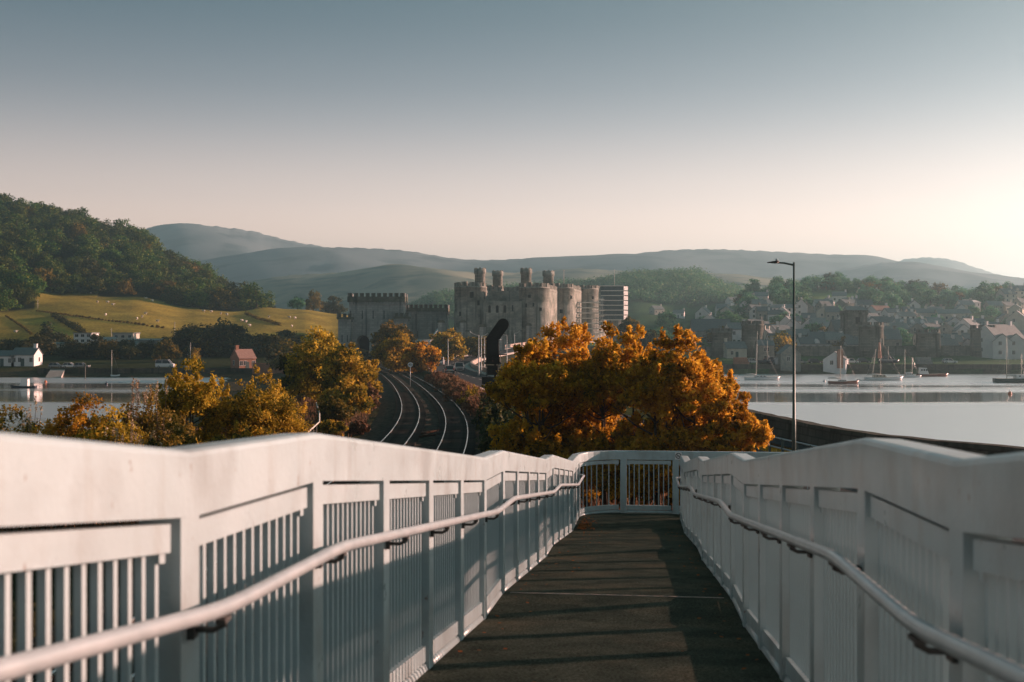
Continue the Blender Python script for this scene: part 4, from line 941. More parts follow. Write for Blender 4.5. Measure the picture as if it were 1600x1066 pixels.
def tower(label, px0, px1, ytop, d, turret=None, slots=(), nm=12, base=4.0, flare=1.03):
    cx = (px0 + px1) / 2; r = (px1 - px0) / 2 / F * d; top = CZ - (ytop - 533) / F * d; mh = 1.7
    root = empty('tower', Vector(((cx - 800) / F * d, d, base)) - CB); root.parent = CA
    if label: root['label'] = label
    H = top - base - mh
    mb = MB(); rs = random.Random(int(px0)); prof = [(r * flare * 1.04, 0), (r * flare, H * .3), (r * 1.005, H * .7), (r, H - .5), (r + .12, H - .5), (r + .12, H - .15), (r, H - .15), (r, H), (r - 1.1, H), (r - 1.1, H - 1.6), (.1, H - 1.6)]
    mb.lathe(prof, 40); mb.obj('wall', M['castle'], root)
    wd = 2 * math.pi * r / nm * .62
    for k in range(nm):
        a = 2 * math.pi * (k + .3) / nm; mm = merlon_mesh(wd, .9, mh - .2 - rs.random() * .5, M['castle'])
        link('merlon', mm, root, ((r - .5) * math.cos(a), (r - .5) * math.sin(a), H - .03), (0, 0, a + math.pi / 2))
    if turret:
        t0, t1, ty = turret; tr = (t1 - t0) / 2 / F * d; tx = ((t0 + t1) / 2 - cx) / F * d; th = CZ - (ty - 533) / F * d - base
        mb = MB(); mb.lathe([(tr * .92, H - 2), (tr * .90, th - 2.0), (tr * 1.04, th - 1.8), (tr * 1.04, th), (tr * .8, th), (tr * .8, th - 1), (.05, th - 1)], 24, (tx, r * .1, 0))
        for k in range(8):
            a = 2 * math.pi * k / 8; M_ = Matrix.Translation((tx + tr * .92 * math.cos(a), r * .1 + tr * .92 * math.sin(a), th)) @ Matrix.Rotation(a, 4, 'Z')
            mb.box((-.14, -.38, -.02), (.14, .38, .25 + .12 * rs.random()), M_)
        mb.obj('turret', M['castle'], root)
    for (sx, sy, w_, h) in slots:
        xx = (sx - cx) / F * d; a = math.asin(max(-.95, min(.95, xx / r))); zz = CZ - (sy - 533) / F * d - base
        slot(root, (0, 0, zz), a, r * 1.005 + .1, w_, h)
    return root
def cwall(px0, d0, px1, d1, ytop0, ytop1, base=4.0, th=2.6, slots=(), mer=True):
    a = P(px0, ytop0, d0); b = P(px1, ytop1, d1); mid = (a + b) / 2; L = (b - a).xy.length; az = math.atan2(b.y - a.y, b.x - a.x); top = mid.z - (1.5 if mer else 0)
    root = empty('curtain_wall', Vector((mid.x, mid.y, base)) - CB, az); root.parent = CA; H = top - base
    MB().box((-L / 2, -th / 2, 0), (L / 2, th / 2, H)).box((-L / 2, -th / 2 - .15, H - .9), (L / 2, -th / 2, H - .6)).obj('wall', M['castle'], root)
    if mer:
        n = max(2, int(L / 3.0)); mm = merlon_mesh(L / n * .62, .8, 1.3, M['castle'])
        for k in range(n): link('merlon', mm, root, (-L / 2 + L * (k + .5) / n, -th / 2 + .42, H - .02))
    for (sx, sy, w_, h) in slots:
        d = (d0 + d1) / 2; xx = ((sx - 800) / F * d - mid.x) / max(.2, math.cos(az)); zz = CZ - (sy - 533) / F * d - base
        mb = MB(); mb.box((xx - w_ / 2, -th / 2 - .03, zz - h / 2), (xx + w_ / 2, -th / 2 + .6, zz + h / 2)); mb.add([(xx - w_ / 2, -th / 2 - .03, zz + h / 2), (xx + w_ / 2, -th / 2 - .03, zz + h / 2), (xx, -th / 2 - .03, zz + h / 2 + w_ * .6)], [(0, 1, 2)])
        mb.obj('window', M['dark'], root)  # solid block in the shade colour, no hole in the wall
    return root
tower('left front tower with an unlit round face', 710, 760, 441, 420, (741, 759, 420), [(738, 462, 1.3, 2.2), (748, 474, .9, 1.7), (720, 491, .8, 1.6), (757, 466, .5, 1.2)])
tower('tower behind the gatehouse with a tall turret', 757, 787, 446, 452, (769, 786, 424))
tower('right front tower with its right edge in sunlight', 811, 858, 442, 420, (813, 831, 420), [(827, 464, 1.0, 1.2), (822, 478, .6, 1.3), (833, 477, .6, 1.3), (844, 484, .9, 1.2)])
tower('second tower on the water side', 857, 896, 443, 452, (848, 866, 424), [(892, 465, .8, 1.3), (876, 487, 1.2, 1.5)])
tower('third tower on the water side above the open scaffold', 895, 934, 445, 486, None, [(925, 466, .9, 1.3)])
tower('fourth tower wrapped in netting', 936, 976, 449, 520, None)
tower('far tower with a sunlit side', 786, 797, 449, 475)
cwall(755, 412, 815, 412, 471, 471, slots=[(765, 484, .9, 2.3), (777, 484, 1.0, 2.3), (789, 484, 1.0, 2.3), (801, 482, .5, 2.0)], mer=False)
cwall(757, 446, 815, 446, 449, 449); cwall(790, 500, 815, 470, 449, 450); cwall(850, 425, 868, 450, 447, 446); cwall(888, 455, 905, 482, 447, 447); cwall(928, 490, 945, 515, 448, 448); cwall(748, 425, 762, 452, 448, 448)
MB().cbox((0, 0, 0), (1, 1, 1))
def pole(name, label, cat, px, y0, y1, d, r=.12, m='frame'):
    b = P(px, y1, d); t = P(px, y0, d)
    o = empty(name, b, 0, label, cat); mb = MB(); mb.tube([(0, 0, 0), (0, 0, t.z - b.z)], [r, r * .6], 6); mb.obj('pole', M[m], o)
    MB().lathe([(.02, -.18), (.2, -.1), (.26, 0), (.2, .12), (.02, .2)], 8, (0, 0, t.z - b.z)).obj('finial', M[m], o); return o
pole('flagpole', 'bare white flagpole on the second water-side tower', 'flagpole', 881, 423, 448, 455)
fp = pole('flagpole', 'bare white flagpole above the netted tower', 'flagpole', 960, 422, 452, 520)

# ------------------------------------------------------------------ scaffolding on the castle
def scaffold(label, px0, px1, ytop, ybot, d, lifts, net=False, white_side=False):
    a = P(px0, ytop, d); b = P(px1, ybot, d); W = b.x - a.x; D = W * .95; H = a.z - b.z
    root = empty('scaffolding', (a.x, d, b.z), 0, label, 'scaffolding', 'scaffolding on the castle')
    nx = max(3, int(W / 2.2))
    for i in range(nx + 1):
        x = W * i / nx; MB().tube([(x, 0, -1), (x, 0, H + 1.0)], .045, 5).obj('standard', M['steel'], root)
        if i in (0, nx):
            for j in range(1, 5): MB().tube([(x, D * j / 4, -1), (x, D * j / 4, H + 1)], .045, 5).obj('standard', M['steel'], root)
    for k in range(lifts + 1):
        z = H * k / lifts
        MB().box((-.3, -1.42, z - .2), (W + .3, -.05, z + .2)).obj('board_lift', M['board'], root)
        MB().box((W - .1, -.02, z - .06), (W + .9, D, z + .02)).obj('board_lift', M['board'], root)
        MB().tube([(-.4, -1.2, z + 1.0), (W + .5, -1.2, z + 1.0)], .035, 5).obj('ledger', M['steel'], root)
        MB().tube([(-.4, -1.2, z + .5), (W + .5, -1.2, z + .5)], .03, 5).obj('ledger', M['steel'], root)
        MB().tube([(W + .85, -1.2, z + 1.0), (W + .85, D, z + 1.0)], .035, 5).obj('ledger', M['steel'], root)
    MB().tube([(.2, -1.3, 0), (W * .5, -1.3, H)], .035, 5).obj('brace', M['steel'], root)
    if net:
        for k in range(lifts):
            z0, z1 = H * k / lifts + .22, H * (k + 1) / lifts - .20
            for i in range(3):
                MB().box((W * i / 3 + .02, -1.36, z0), (W * (i + 1) / 3 - .02, -1.32, z1)).obj('netting_panel', M['net'], root)
            MB().box((W + 2.08, 1.0, z0), (W + 2.12, D, z1)).obj('white_sheet', M['sheet_white'], root)
            if white_side: MB().add_prism([(W + .03, -1.40), (W + 2.1, .95), (W + 2.05, 1.0), (W - .02, -1.35)], z0, z1).obj('white_sheet', M['sheet_white'], root)
        MB().box((-.2, -1.3, H + .05), (W + 1.1, D, H + .25)).obj('roof_deck', M['net'], root)
    return root
scaffold('open scaffold of pale board lifts round the third tower', 897, 934, 473, 522, 470, 6)
scaffold('tall scaffold tower wrapped in dark netting with a white sunlit side', 938, 974, 447, 500, 500, 7, True, True)
scaffold('narrow ladder scaffold between the open and netted ones', 936, 942, 468, 520, 478, 6)

# ------------------------------------------------------------------ stone railway portal
PO = empty('railway_portal', (P(588, 533, 432).x, 432, 3.6), 0, 'pale stone castellated railway tunnel portal with arched mouth', 'portal'); PB = Vector(PO.location)
def pblock(name, px0, px1, ytop, ycap, d, depth, nm=10, base=3.6, arrows=(), over=.55):
    x0, x1 = (px0 - 800) / F * d, (px1 - 800) / F * d; top = CZ - (ytop - 533) / F * d; cap = CZ - (ycap - 533) / F * d
    root = empty(name, Vector(((x0 + x1) / 2, d, base)) - PB); root.parent = PO; W = (x1 - x0) / 2 - over; H = cap - base; T = top - base
    return root, W, H, T
def battlement(root, W, depth, H, T, nm, over=.55, nd=4):
    mh = 1.35
    MB().box((-W - over, -over, H), (W + over, depth + over, T - mh)).obj('parapet', M['portal_cap'], root)
    n = nm; mm = merlon_mesh(2 * (W + over) / n * .68, .8, mh - .18, M['portal_cap'])
    for k in range(n): link('merlon', mm, root, (-W - over + 2 * (W + over) * (k + .5) / n, -over + .41, T - mh - .02))
    m2 = merlon_mesh((depth + 2 * over) / nd * .66, .8, mh - .18, M['portal'])
    for k in range(nd):
        for s in (-1, 1): link('merlon', m2, root, (s * (W + over - .41), -over + (depth + 2 * over) * (k + .5) / nd, T - mh - .02), (0, 0, math.pi / 2))
    cb = MB()                                               # corbel table
    k = int(2 * W / 1.1)
    for i in range(k): 
        x = -W + 2 * W * (i + .5) / k; MB_ = cb.box((x - .25, -over + .02, H - .9), (x + .25, .02, H - .003))
    for i in range(int(depth / 1.2)):
        y = depth * (i + .5) / int(depth / 1.2); cb.box((W - .02, y - .25, H - .9), (W + over - .02, y + .25, H - .003))
    o = cb.obj('corbel_table', M['portal'], root)
root, W, H, T = pblock('gate_tower', 543, 633, 458, 472, 432, 9)
# front wall with a real arched opening
def arch_wall(root, W, H, depth, ax, aw, ah):
    mb = MB(); r = aw / 2; spring = ah - r
    pts = [(ax - r, 0)] + [(ax + r * math.cos(math.pi - math.pi * k / 14), spring + r * math.sin(math.pi * k / 14)) for k in range(15)] + [(ax + r, 0)]
    for y in (0, depth):
        top = [(-W, H)] + [(ax - r + 2 * r * k / 14, H) for k in range(15)] + [(W, H)]
        ar = [(ax - r, 0)] + pts[1:-1] + [(ax + r, 0)]
        mb.add([(-W, y, 0), (ax - r, y, 0), (ax - r, y, spring), (ax - r, y, H), (-W, y, H)], [(0, 1, 2, 3, 4)])
        mb.add([(ax + r, y, 0), (W, y, 0), (W, y, H), (ax + r, y, H), (ax + r, y, spring)], [(0, 1, 2, 3, 4)])
        for k in range(14):
            p, q = pts[1 + k], pts[2 + k]; mb.add([(p[0], y, p[1]), (q[0], y, q[1]), (q[0], y, H), (p[0], y, H)], [(0, 1, 2, 3)])
    for p, q in zip(pts[:-1], pts[1:]): mb.add([(p[0], 0, p[1]), (p[0], depth, p[1]), (q[0], depth, q[1]), (q[0], 0, q[1])], [(0, 1, 2, 3)])
    for x in (-W, W): mb.add([(x, 0, 0), (x, depth, 0), (x, depth, H), (x, 0, H)], [(0, 1, 2, 3)])
    mb.obj('wall', M['portal'], root)
    for k in range(15):                                     # voussoirs
        a0 = math.pi * k / 15 + .015; a1 = math.pi * (k + 1) / 15 - .015
        vs = [(ax + rr_ * math.cos(a), yy, spring + rr_ * math.sin(a)) for yy in (-.12, .1) for rr_, a in ((r, a0), (r + .8, a0), (r + .8, a1), (r, a1))]
        v = MB(); v.add(vs, [(0, 1, 2, 3), (4, 7, 6, 5), (0, 4, 5, 1), (1, 5, 6, 2), (2, 6, 7, 3), (3, 7, 4, 0)]); v.obj('voussoir', M['portal'], root)
    MB().box((ax - r - .5, depth - .4, 0), (ax + r + .5, depth - .2, ah + .4)).obj('tunnel_shade', M['dark'], root)  # near-black panel across the bore, painted as the darkness of the tunnel
arch_wall(root, W, H, 10.2, ((567 - 588) / F * 432), 4.9, 8.6); battlement(root, W, 10.2, H, T, 10)
for px in (548, 566, 583, 600):
    xx = (px - 588) / F * 432; z = CZ - (492 - 533) / F * 432 - 3.6
    MB().box((xx - .16, -.03, z - 1.6), (xx + .16, .4, z + 1.6)).obj('arrow_slit', M['dark'], root)
for (a, b, yt, yc, d, dep, n, lab) in [(526, 551, 490, 499, 428, 6, 3, None), (615, 640, 489, 498, 428, 6, 3, None), (631, 700, 476, 487, 446, 14, 9, None)]:
    root, W, H, T = pblock('side_tower' if b - a < 40 else 'rear_tower', a, b, yt, yc, d, dep)
    MB().box((-W, 0, 0), (W, dep, H)).box((-W - .2, -.2, 0), (W + .2, -.003, H * .25)).obj('wall', M['portal'], root); battlement(root, W, dep, H, T, n, .5, 3)
    for q in (-.4, .4):
        MB().box((W * q - .15, -.03, H * .5 - 1.3), (W * q + .15, .3, H * .5 + 1.3)).obj('arrow_slit', M['dark'], root)

# ------------------------------------------------------------------ old suspension bridge bits: toll house, pillars, chain cover
def house(name, label, pos, rz, w_, dp, hw, hr, wall, roof, cat='house', group=None, win=(3, 2), chim=(1,), gable_win=True, door=True, ww=.9, wh=1.2, cmat=None, dormer=0):
    root = empty(name, pos, rz, label, cat, group); x, y = w_ / 2, dp / 2
    mb = MB(); mb.add([(-x, -y, -2.5), (x, -y, -2.5), (x, y, -2.5), (-x, y, -2.5), (-x, -y, hw), (x, -y, hw), (x, y, hw), (-x, y, hw), (-x, 0, hw + hr), (x, 0, hw + hr)],
                      [(0, 1, 5, 4), (2, 3, 7, 6), (1, 2, 6, 9, 5), (3, 0, 4, 8, 7), (4, 5, 9, 8), (6, 7, 8, 9)])
    mb.obj('wall', M[wall], root)
    o, t = .3, .16; s = hr / y; mb = MB(); ring = [(-y - o, hw - o * s + .02), (0, hw + hr + .02), (y + o, hw - o * s + .02), (y + o, hw - o * s + .02 + t), (0, hw + hr + .02 + t), (-y - o, hw - o * s + .02 + t)]
    mb.sweep([[(xx, a, b) for a, b in ring] for xx in (-x - .2, x + .2)]); rf = mb.obj('roof', M[roof], root)
    for c in chim:
        cx = x * .86 * c; MB().box((cx - .45, -.4, hw + hr - .7), (cx + .45, .4, hw + hr + 1.1)).box((cx - .52, -.47, hw + hr + 1.1), (cx + .52, .47, hw + hr + 1.28)).obj('chimney', cmat or M[wall], rf)
    nx, nz = win; wm, pm = wmesh(ww, wh)
    for j in range(nz):
        zz = (j + .52) * hw / max(1, nz)
        for i in range(nx):
            if door and j == 0 and i == nx // 2 and nx > 1: continue
            xx = -x + w_ * (i + .5) / nx
            if abs(xx) > x - ww * .6: continue
            f_ = link('window', wm, root, (xx, -y, zz)); link('pane', pm, f_)
    if gable_win:
        for sx in (1, -1):
            for zz in ([hw * .35, hw * .9] if nz > 1 else [hw * .55]):
                f_ = link('window', wm, root, (sx * x, dp * .12, zz), (0, 0, math.pi / 2 * sx)); link('pane', pm, f_)
    if door: MB().box((-.5, -y - .06, -.2), (.5, -y + .1, 2.0)).obj('door', M['green_door'], root)
    for k in range(dormer):
        xx = -x + w_ * (k + .5) / dormer; g = MB(); zz = hw - .1; g.add([(xx - .8, -y - .05, zz), (xx + .8, -y - .05, zz), (xx + .8, -y - .05, zz + 1.0), (xx, -y - .05, zz + 1.9), (xx - .8, -y - .05, zz + 1.0), (xx - .8, 0, zz), (xx + .8, 0, zz), (xx + .8, 0, zz + 1.0), (xx, 0, zz + 1.9), (xx - .8, 0, zz + 1.0)], [(0, 1, 2, 3, 4), (0, 5, 6, 1), (1, 6, 7, 2), (2, 7, 8, 3), (3, 8, 9, 4), (4, 9, 5, 0)])
        g.obj('dormer', M[wall], root)
    return root
_wm = {}
def wmesh(ww, wh):
    k = (round(ww, 2), round(wh, 2))
    if k not in _wm:
        f_ = MB(); t = .09
        f_.box((-ww / 2 - t, -.05, -wh / 2 - t), (ww / 2 + t, .12, -wh / 2)); f_.box((-ww / 2 - t, -.05, wh / 2), (ww / 2 + t, .12, wh / 2 + t)); f_.box((-ww / 2 - t, -.048, -wh / 2), (-ww / 2, .12, wh / 2)); f_.box((ww / 2, -.048, -wh / 2), (ww / 2 + t, .12, wh / 2)); f_.box((-.03, -.045, -wh / 2), (.03, .1, wh / 2))
        p_ = MB().box((-ww / 2, -.02, -wh / 2), (ww / 2, .1, wh / 2)); _wm[k] = (f_.mesh('window', M['frame']), p_.mesh('pane', M['glass']))
    return _wm[k]
house('toll_house', 'low white flat-looking toll house beneath the portal', ground(659, 392) + Vector((0, 0, .5)), .1, 7.5, 6, 3.3, 1.0, 'white_wall', 'concrete', 'house', None, (3, 1), (), False)
a, b = P(662, 546, 380), P(686, 511, 402)
cc = empty('chain_cover', a, 0, 'sloping white bridge chain casing rising to the portal', 'chain casing'); v = Vector(b - a); u = Vector((0, 1, 0)); q = Vector((.35, 0, .25))
mb = MB(); mb.sweep([[Vector((0, 0, 0)) - q * 2.2, Vector((0, 1.2, 0)) - q * 2.2, Vector((0, 1.2, 0)) + q * 2.2, q * 2.2], [v - q * 1.2, v + u - q * 1.2, v + u + q * 1.2, v + q * 1.2]]); mb.obj('casing', M['sheet_white'], cc)
MB().tube([v, v + (v * .25)], .12, 6).obj('chain', M['steel'], cc)
PILL = [(689, 500, 522, 385, 1.0), (709, 512, 530, 378, .7), (723, 500, 532, 372, .85), (754, 507, 536, 382, .95), (784, 519, 552, 360, .9), (826, 505, 535, 395, .75)]
PL = ['sunlit stone gate pillar beside the white chain casing', 'short stone pillar half hidden by the road-bend tree', 'tall sunlit stone pillar left of the castle gatehouse', 'stubby sunlit stone pillar left of the black signal', 'sunlit stone pillar just right of the black signal', 'slim sunlit stone pillar in front of the right front tower']
for (px, y0, y1, d, wd), lab in zip(PILL, PL):
    b = P(px, y1, d); t = P(px, y0, d); g = min(b.z, H1(b.x, b.y)); b.z = g; h = t.z - g
    o = empty('stone_pillar', b, R(12), lab, 'pillar', 'stone pillars below the castle')
    MB().box((-wd, -wd, 0), (wd, wd, h - .9)).obj('shaft', M['portal'], o)
    MB().box((-wd * 1.15, -wd * 1.15, h - .9), (wd * 1.15, wd * 1.15, h - .35)).box((-wd * .8, -wd * .8, h - .35), (wd * .8, wd * .8, h)).obj('capital', M['portal_cap'], o)

# ------------------------------------------------------------------ railway signal and speed sign
def signal():
    d = 76; b = P(774, 533, d); b.z = H1(b.x, d); o = empty('railway_signal', b, 0, 'black railway signal with a slanted junction indicator seen from behind', 'signal')
    Z = lambda py: CZ - (py - 533) / F * d - b.z; X = lambda px: (px - 774) / F * d
    MB().tube([(0, .1, -.2), (0, .1, Z(566))], .09, 10).obj('post', M['black'], o)
    MB().box((X(760), -.16, Z(566)), (X(779.5), .2, Z(531))).box((X(761), -.2, Z(535)), (X(778.5), -.16, Z(562))).obj('signal_head', M['black'], o)
    # slanted arm with a rounded end
    p0 = Vector((X(769), 0, Z(531))); p1 = Vector((X(786), 0, Z(507))); w_ = (779.5 - 760) / F * d / 2 * .95
    dirv = (p1 - p0).normalized(); nn = Vector((dirv.z, 0, -dirv.x)); ring = [p0 - nn * w_ - dirv * .25, p0 + nn * w_ - dirv * .15, p1 + nn * w_]
    ring += [p1 + nn * w_ * math.cos(q) + dirv * w_ * math.sin(q) for q in np.linspace(.3, 2.9, 8)] + [p1 - nn * w_]
    mb = MB(); mb.sweep([[Vector((p.x, yy, p.z)) for p in ring] for yy in (-.13, .15)]); mb.obj('junction_indicator', M['black'], o)
    MB().box((X(754), -.35, Z(555)), (X(792), .45, Z(553.5))).obj('platform', M['black'], o)
    hr_ = MB()
    for x in (X(756), X(770), X(782)): hr_.tube([(x, -.32, Z(555)), (x, -.32, Z(566))], .018, 5)
    for x in (X(760), X(780)): hr_.tube([(x, -.3, Z(590)), (x, -.3, Z(555))], .02, 5)
    for k in range(9): hr_.tube([(X(760), -.3, Z(590) + k * .18), (X(780), -.3, Z(590) + k * .18)], .014, 5)
    hr_.obj('ladder', M['black'], o)
    MB().box((X(757), -.25, Z(569)), (X(783), .3, Z(566))).obj('bracket', M['black'], o)
    MB().box((X(761), -.22, Z(586)), (X(778), .28, Z(571))).obj('equipment_box', M['black'], o)
    MB().box((X(753), -.3, Z(600)), (X(776), .3, Z(589))).obj('location_case', M['black'], o)
    MB().lathe([(.05, 0), (.09, .02), (.09, .05), (.02, .08)], 10, (X(781), -.1, Z(532))).obj('lamp', M['lamp_clear'], o)
signal()
def speed_sign():
    d = 152; p = P(641, 570, d); g = H1(p.x, d); o = empty('speed_sign', (p.x, d, g), 0, 'round white railway speed sign with dark figures 45 on a post', 'sign'); z = p.z - g; r = .36
    MB().tube([(0, .04, -.2), (0, .04, z + .2)], .035, 6).obj('post', M['steel'], o)
    mb = MB(); n = 24; ring = [(r * math.cos(6.2832 * k / n), r * math.sin(6.2832 * k / n)) for k in range(n)]; mb.sweep([[(a, yy, z + b) for a, b in ring] for yy in (-.01, .01)]); mb.obj('disc', M['signwhite'], o)
    t = bpy.data.curves.new('figures', 'FONT'); t.body = '45'; t.size = .42; t.align_x = 'CENTER'; t.align_y = 'CENTER'; t.extrude = .003; t.materials.append(M['signblack'])
    q = bpy.data.objects.new('figures_curve', t); me = bpy.data.meshes.new_from_object(q); bpy.data.objects.remove(q); link('figures', me, o, (0, -.016, z), (R(90), 0, 0))
    rg = MB()
    for k in range(n):
        a0, a1 = 6.2832 * k / n, 6.2832 * (k + 1) / n; rg.add([(rr_ * math.cos(a), -.0125, z + rr_ * math.sin(a)) for a in (a0, a1) for rr_ in (r * .96, r)], [(0, 1, 3, 2)])
    rg.obj('rim', M['signblack'], o)
speed_sign()

# ------------------------------------------------------------------ street lamps and railings
def lamp_column(label, px, ytop, d, arm, head=.6, base=None, r=.085, group='lamp columns', mk='lamp_grey', style='flat'):
    t = P(px, ytop, d); g = H1(t.x, d) if base is None else base; h = t.z - g
    o = empty('street_lamp', (t.x, d, g), 0, label, 'street lamp', group)
    MB().tube([(0, 0, -.2), (0, 0, h * .28), (0, 0, h * .285), (0, 0, h)], [r * 1.35, r * 1.3, r, r * .62], 12).obj('column', M[mk], o)
    if style == 'flat':
        MB().tube([(0, 0, h - .12), (arm * .4, 0, h - .03), (arm * .65, 0, h - .02)], [.045, .04, .035], 8).obj('arm', M[mk], o)
        mb = MB(); x0, x1 = arm * .6, arm * 1.05
        mb.sweep([[(x0, -.05, h - .05), (x0, .05, h - .05), (x0, .05, h + .06), (x0, -.05, h + .06)], [(x0 + (x1 - x0) * .25, -.15, h - .05), (x0 + (x1 - x0) * .25, .15, h - .05), (x0 + (x1 - x0) * .25, .1, h + .07), (x0 + (x1 - x0) * .25, -.1, h + .07)], [(x1, -.12, h - .02), (x1, .12, h - .02), (x1, .12, h + .005), (x1, -.12, h + .005)]])
        mb.obj('lamp_head', M['black'], o)
        MB().lathe([(.05, 0), (.06, .05), (.03, .1)], 8, (x0 + (x1 - x0) * .2, 0, h + .06)).obj('photocell', M['lamp_clear'], o)
    else:
        pts = [(arm * math.sin(q) ** 1, 0, h + abs(arm) * .6 * (1 - math.cos(q * 1.6)) * .5) for q in np.linspace(0, 1.4, 8)]
        MB().tube(pts, .05, 7).obj('arm', M[mk], o); e = pts[-1]
        s = 1 if arm > 0 else -1; MB().box((min(e[0], e[0] + s * .7), -.15, e[2] - .12), (max(e[0], e[0] + s * .7), .15, e[2] + .05)).obj('lamp_head', M['lamp_grey'], o)
    return o
lamp_column('tall slim lamp column with a flat lamp head in front of the town', 1240.5, 410, 50, -1.1, base=3.8, r=.068)
for px, yt, d, arm, lab in [(748, 524, 196, -1.6, 'lamp column by the road wall, left of the pair'), (752, 525, 208, 1.2, 'lamp column by the road wall, right of the pair'), (757, 527, 225, 1.2, 'lamp column close left of the black signal'),
                       (792, 524, 285, -1.5, 'curved lamp column right of the black signal'), (804, 521, 345, 1.6, 'small lamp column near the castle foot'), (700, 530, 262, 1.2, 'lamp column in front of the road-bend tree')]:
    lamp_column(lab, px, yt, d, arm, r=.10, mk='frame', style='curve')
def fence():
    o = empty('roadside_railing', (14.6, 59, 3.9), 0, 'two-bar metal roadside railing below the lamp column', 'railing'); inv = -Vector(o.location)
    pts = [Vector((float(road_x(y)) + 4.2, y, 0)) for y in np.arange(46, 82, 1.8)]
    for z in (4.45, 4.95): MB().tube([p + Vector((0, 0, z)) + inv for p in pts], .04, 7).obj('rail', M['steel'], o)
    MB().sweep([[p + inv + Vector((-.12, 0, 3.7)), p + inv + Vector((.12, 0, 3.7)), p + inv + Vector((.12, 0, 4.05)), p + inv + Vector((-.12, 0, 4.05))] for p in pts]).obj('kerb', M['sea_stone'], o)
    for p in pts: MB().box((p.x - .06 + inv.x, p.y - .05 + inv.y, -.3), (p.x + .06 + inv.x, p.y + .05 + inv.y, 4.97 + inv.z)).obj('post', M['lamp_grey'], o)
fence()
strip('path', list(np.arange(30, 140, 2.0)), [-2.3, -.95], edge_r, lambda y, o: 3.93, M['asphalt'], 'narrow grey path along the foot of the sea wall')
def bank_fence():
    pts = [P(440, 694, 57), P(478, 668, 66), P(499, 652, 74), P(499, 632, 86), P(494, 612, 98)]
    pts = [Vector((p.x, p.y, H1(p.x, p.y) + .9)) for p in pts]; o = empty('bank_fence', pts[2] - Vector((0, 0, .9)), 0, 'whitish tubular fence rail running down the bank left of the rails', 'fence'); inv = -Vector(o.location)
    MB().tube([p + inv for p in pts], .05, 7).obj('rail', M['spar'], o)
    for a, b in zip(pts[:-1], pts[1:]):
        for k in range(4):
            q = a.lerp(b, k / 4) + inv; g = H1(q.x - inv.x, q.y - inv.y) + inv.z; MB().tube([(q.x, q.y, g - .2), (q.x, q.y, q.z)], .045, 6).obj('post', M['timber'], o)
bank_fence()

# ------------------------------------------------------------------ telling look-alikes apart by what they stand beside
def near(px, y, marks):
    n_, mx_, my_ = min(marks, key=lambda q: math.hypot(px - q[1], (y - q[2]) * 1.6)); dx, dy = px - mx_, y - my_
    return ('left of' if dx < 0 else 'right of') + ' the ' + n_ if abs(dx) > 1.3 * abs(dy) else (('above' if dy < 0 else 'below') + ' the ' + n_)
def number(items):
    """items: (label, px, object); look-alikes by one landmark are told apart from left to right"""
    by = {}
    for it in items: by.setdefault(it[0], []).append(it)
    for lab, v in by.items():
        v.sort(key=lambda q: q[1])
        for i, q in enumerate(v):
            q[2]['label'] = lab if len(v) == 1 else lab + (', leftmost' if i == 0 else ', rightmost' if i == len(v) - 1 else ', %sfrom left' % ORD[min(i, 25)])
MARKS_L = [('white cottage', 25, 560), ('slipway', 92, 570), ('stepped white house', 129, 535), ('grey flat-roofed house', 192, 530), ('camper van', 258, 562), ('laid-up yacht', 299, 555), ('brick house', 380, 560), ('brick sea wall', 420, 570)]
# ------------------------------------------------------------------ woodland on the left hill
def protos(mk, k, n, size, seed, h=1.0, rx=.5, clumps=26, lo=.2, hi=.4, z0=.12, spikes=0):
    out = []
    for i in range(k):
        rs = np.random.RandomState(seed + i); hh = h; r_ = rx * rs.uniform(.85, 1.12)
        cl = crown_clumps(rs, hh, r_, r_, z0 * hh, clumps, .25, spikes, lo, hi)
        out.append((leaf_mesh('crown', rs, cl, n, size, M[mk], flat=.22, solid=.35), trunk_mesh('trunk', rs, hh, r_, z0 * hh + .1, .03, 5)))
    return out
def plant(pl, pos, s, rz, name, label, group, wide=1.0, cat='tree'):
    o = empty(name, pos, rz, label, cat, group); o.scale = (s * wide, s * wide, s)
    link('trunk', pl[1], o); link('crown', pl[0], o); return o
DP = protos('lf_dark', 4, 1500, .045, 340, 1.0, .5, 24, .2, .38, .08); TP = protos('lf_town', 6, 1400, .048, 360, 1.0, .52, 24, .22, .40, .06); OP = protos('lf_olive', 4, 1500, .045, 380, 1.0, .5, 24, .2, .38, .06)
GP = protos('lf_gold', 3, 1500, .04, 400, 1.0, .5, 24, .2, .38, .06)
HP = protos('lf_hill', 7, 1500, .042, 300, 1.0, .52, 24, .22, .40, .05)
rr = random.Random(9); placed = []; tries = 0
while len(placed) < 300 and tries < 60000:
    tries += 1; px = rr.uniform(-95, 412); d = rr.uniform(505, 835); lim = np.interp(px, _ft_p, _ft_d)
    if px > 400: lim = 660
    if d < lim + 4 or (px > 360 and d > 800 - (px - 360) * 1.5): continue
    x = (px - 800) / F * d; md = 8.0 if d < lim + 60 else (9.0 if d < 760 else 7.5)
    if any((x - q[0]) ** 2 + (d - q[1]) ** 2 < md * md for q in placed): continue
    placed.append((x, d))
for x, d in placed:
    s = rr.uniform(8.5, 15.5); plant(rr.choice(HP + HP + HP + OP[:2] + DP[:1]), (x, d, H1(x, d) - 1.0), s, rr.random() * 6.28, 'woodland_tree', 'broadleaf tree in the dense wood covering the left hill', 'trees of the left hillside wood', rr.uniform(1.0, 1.3))
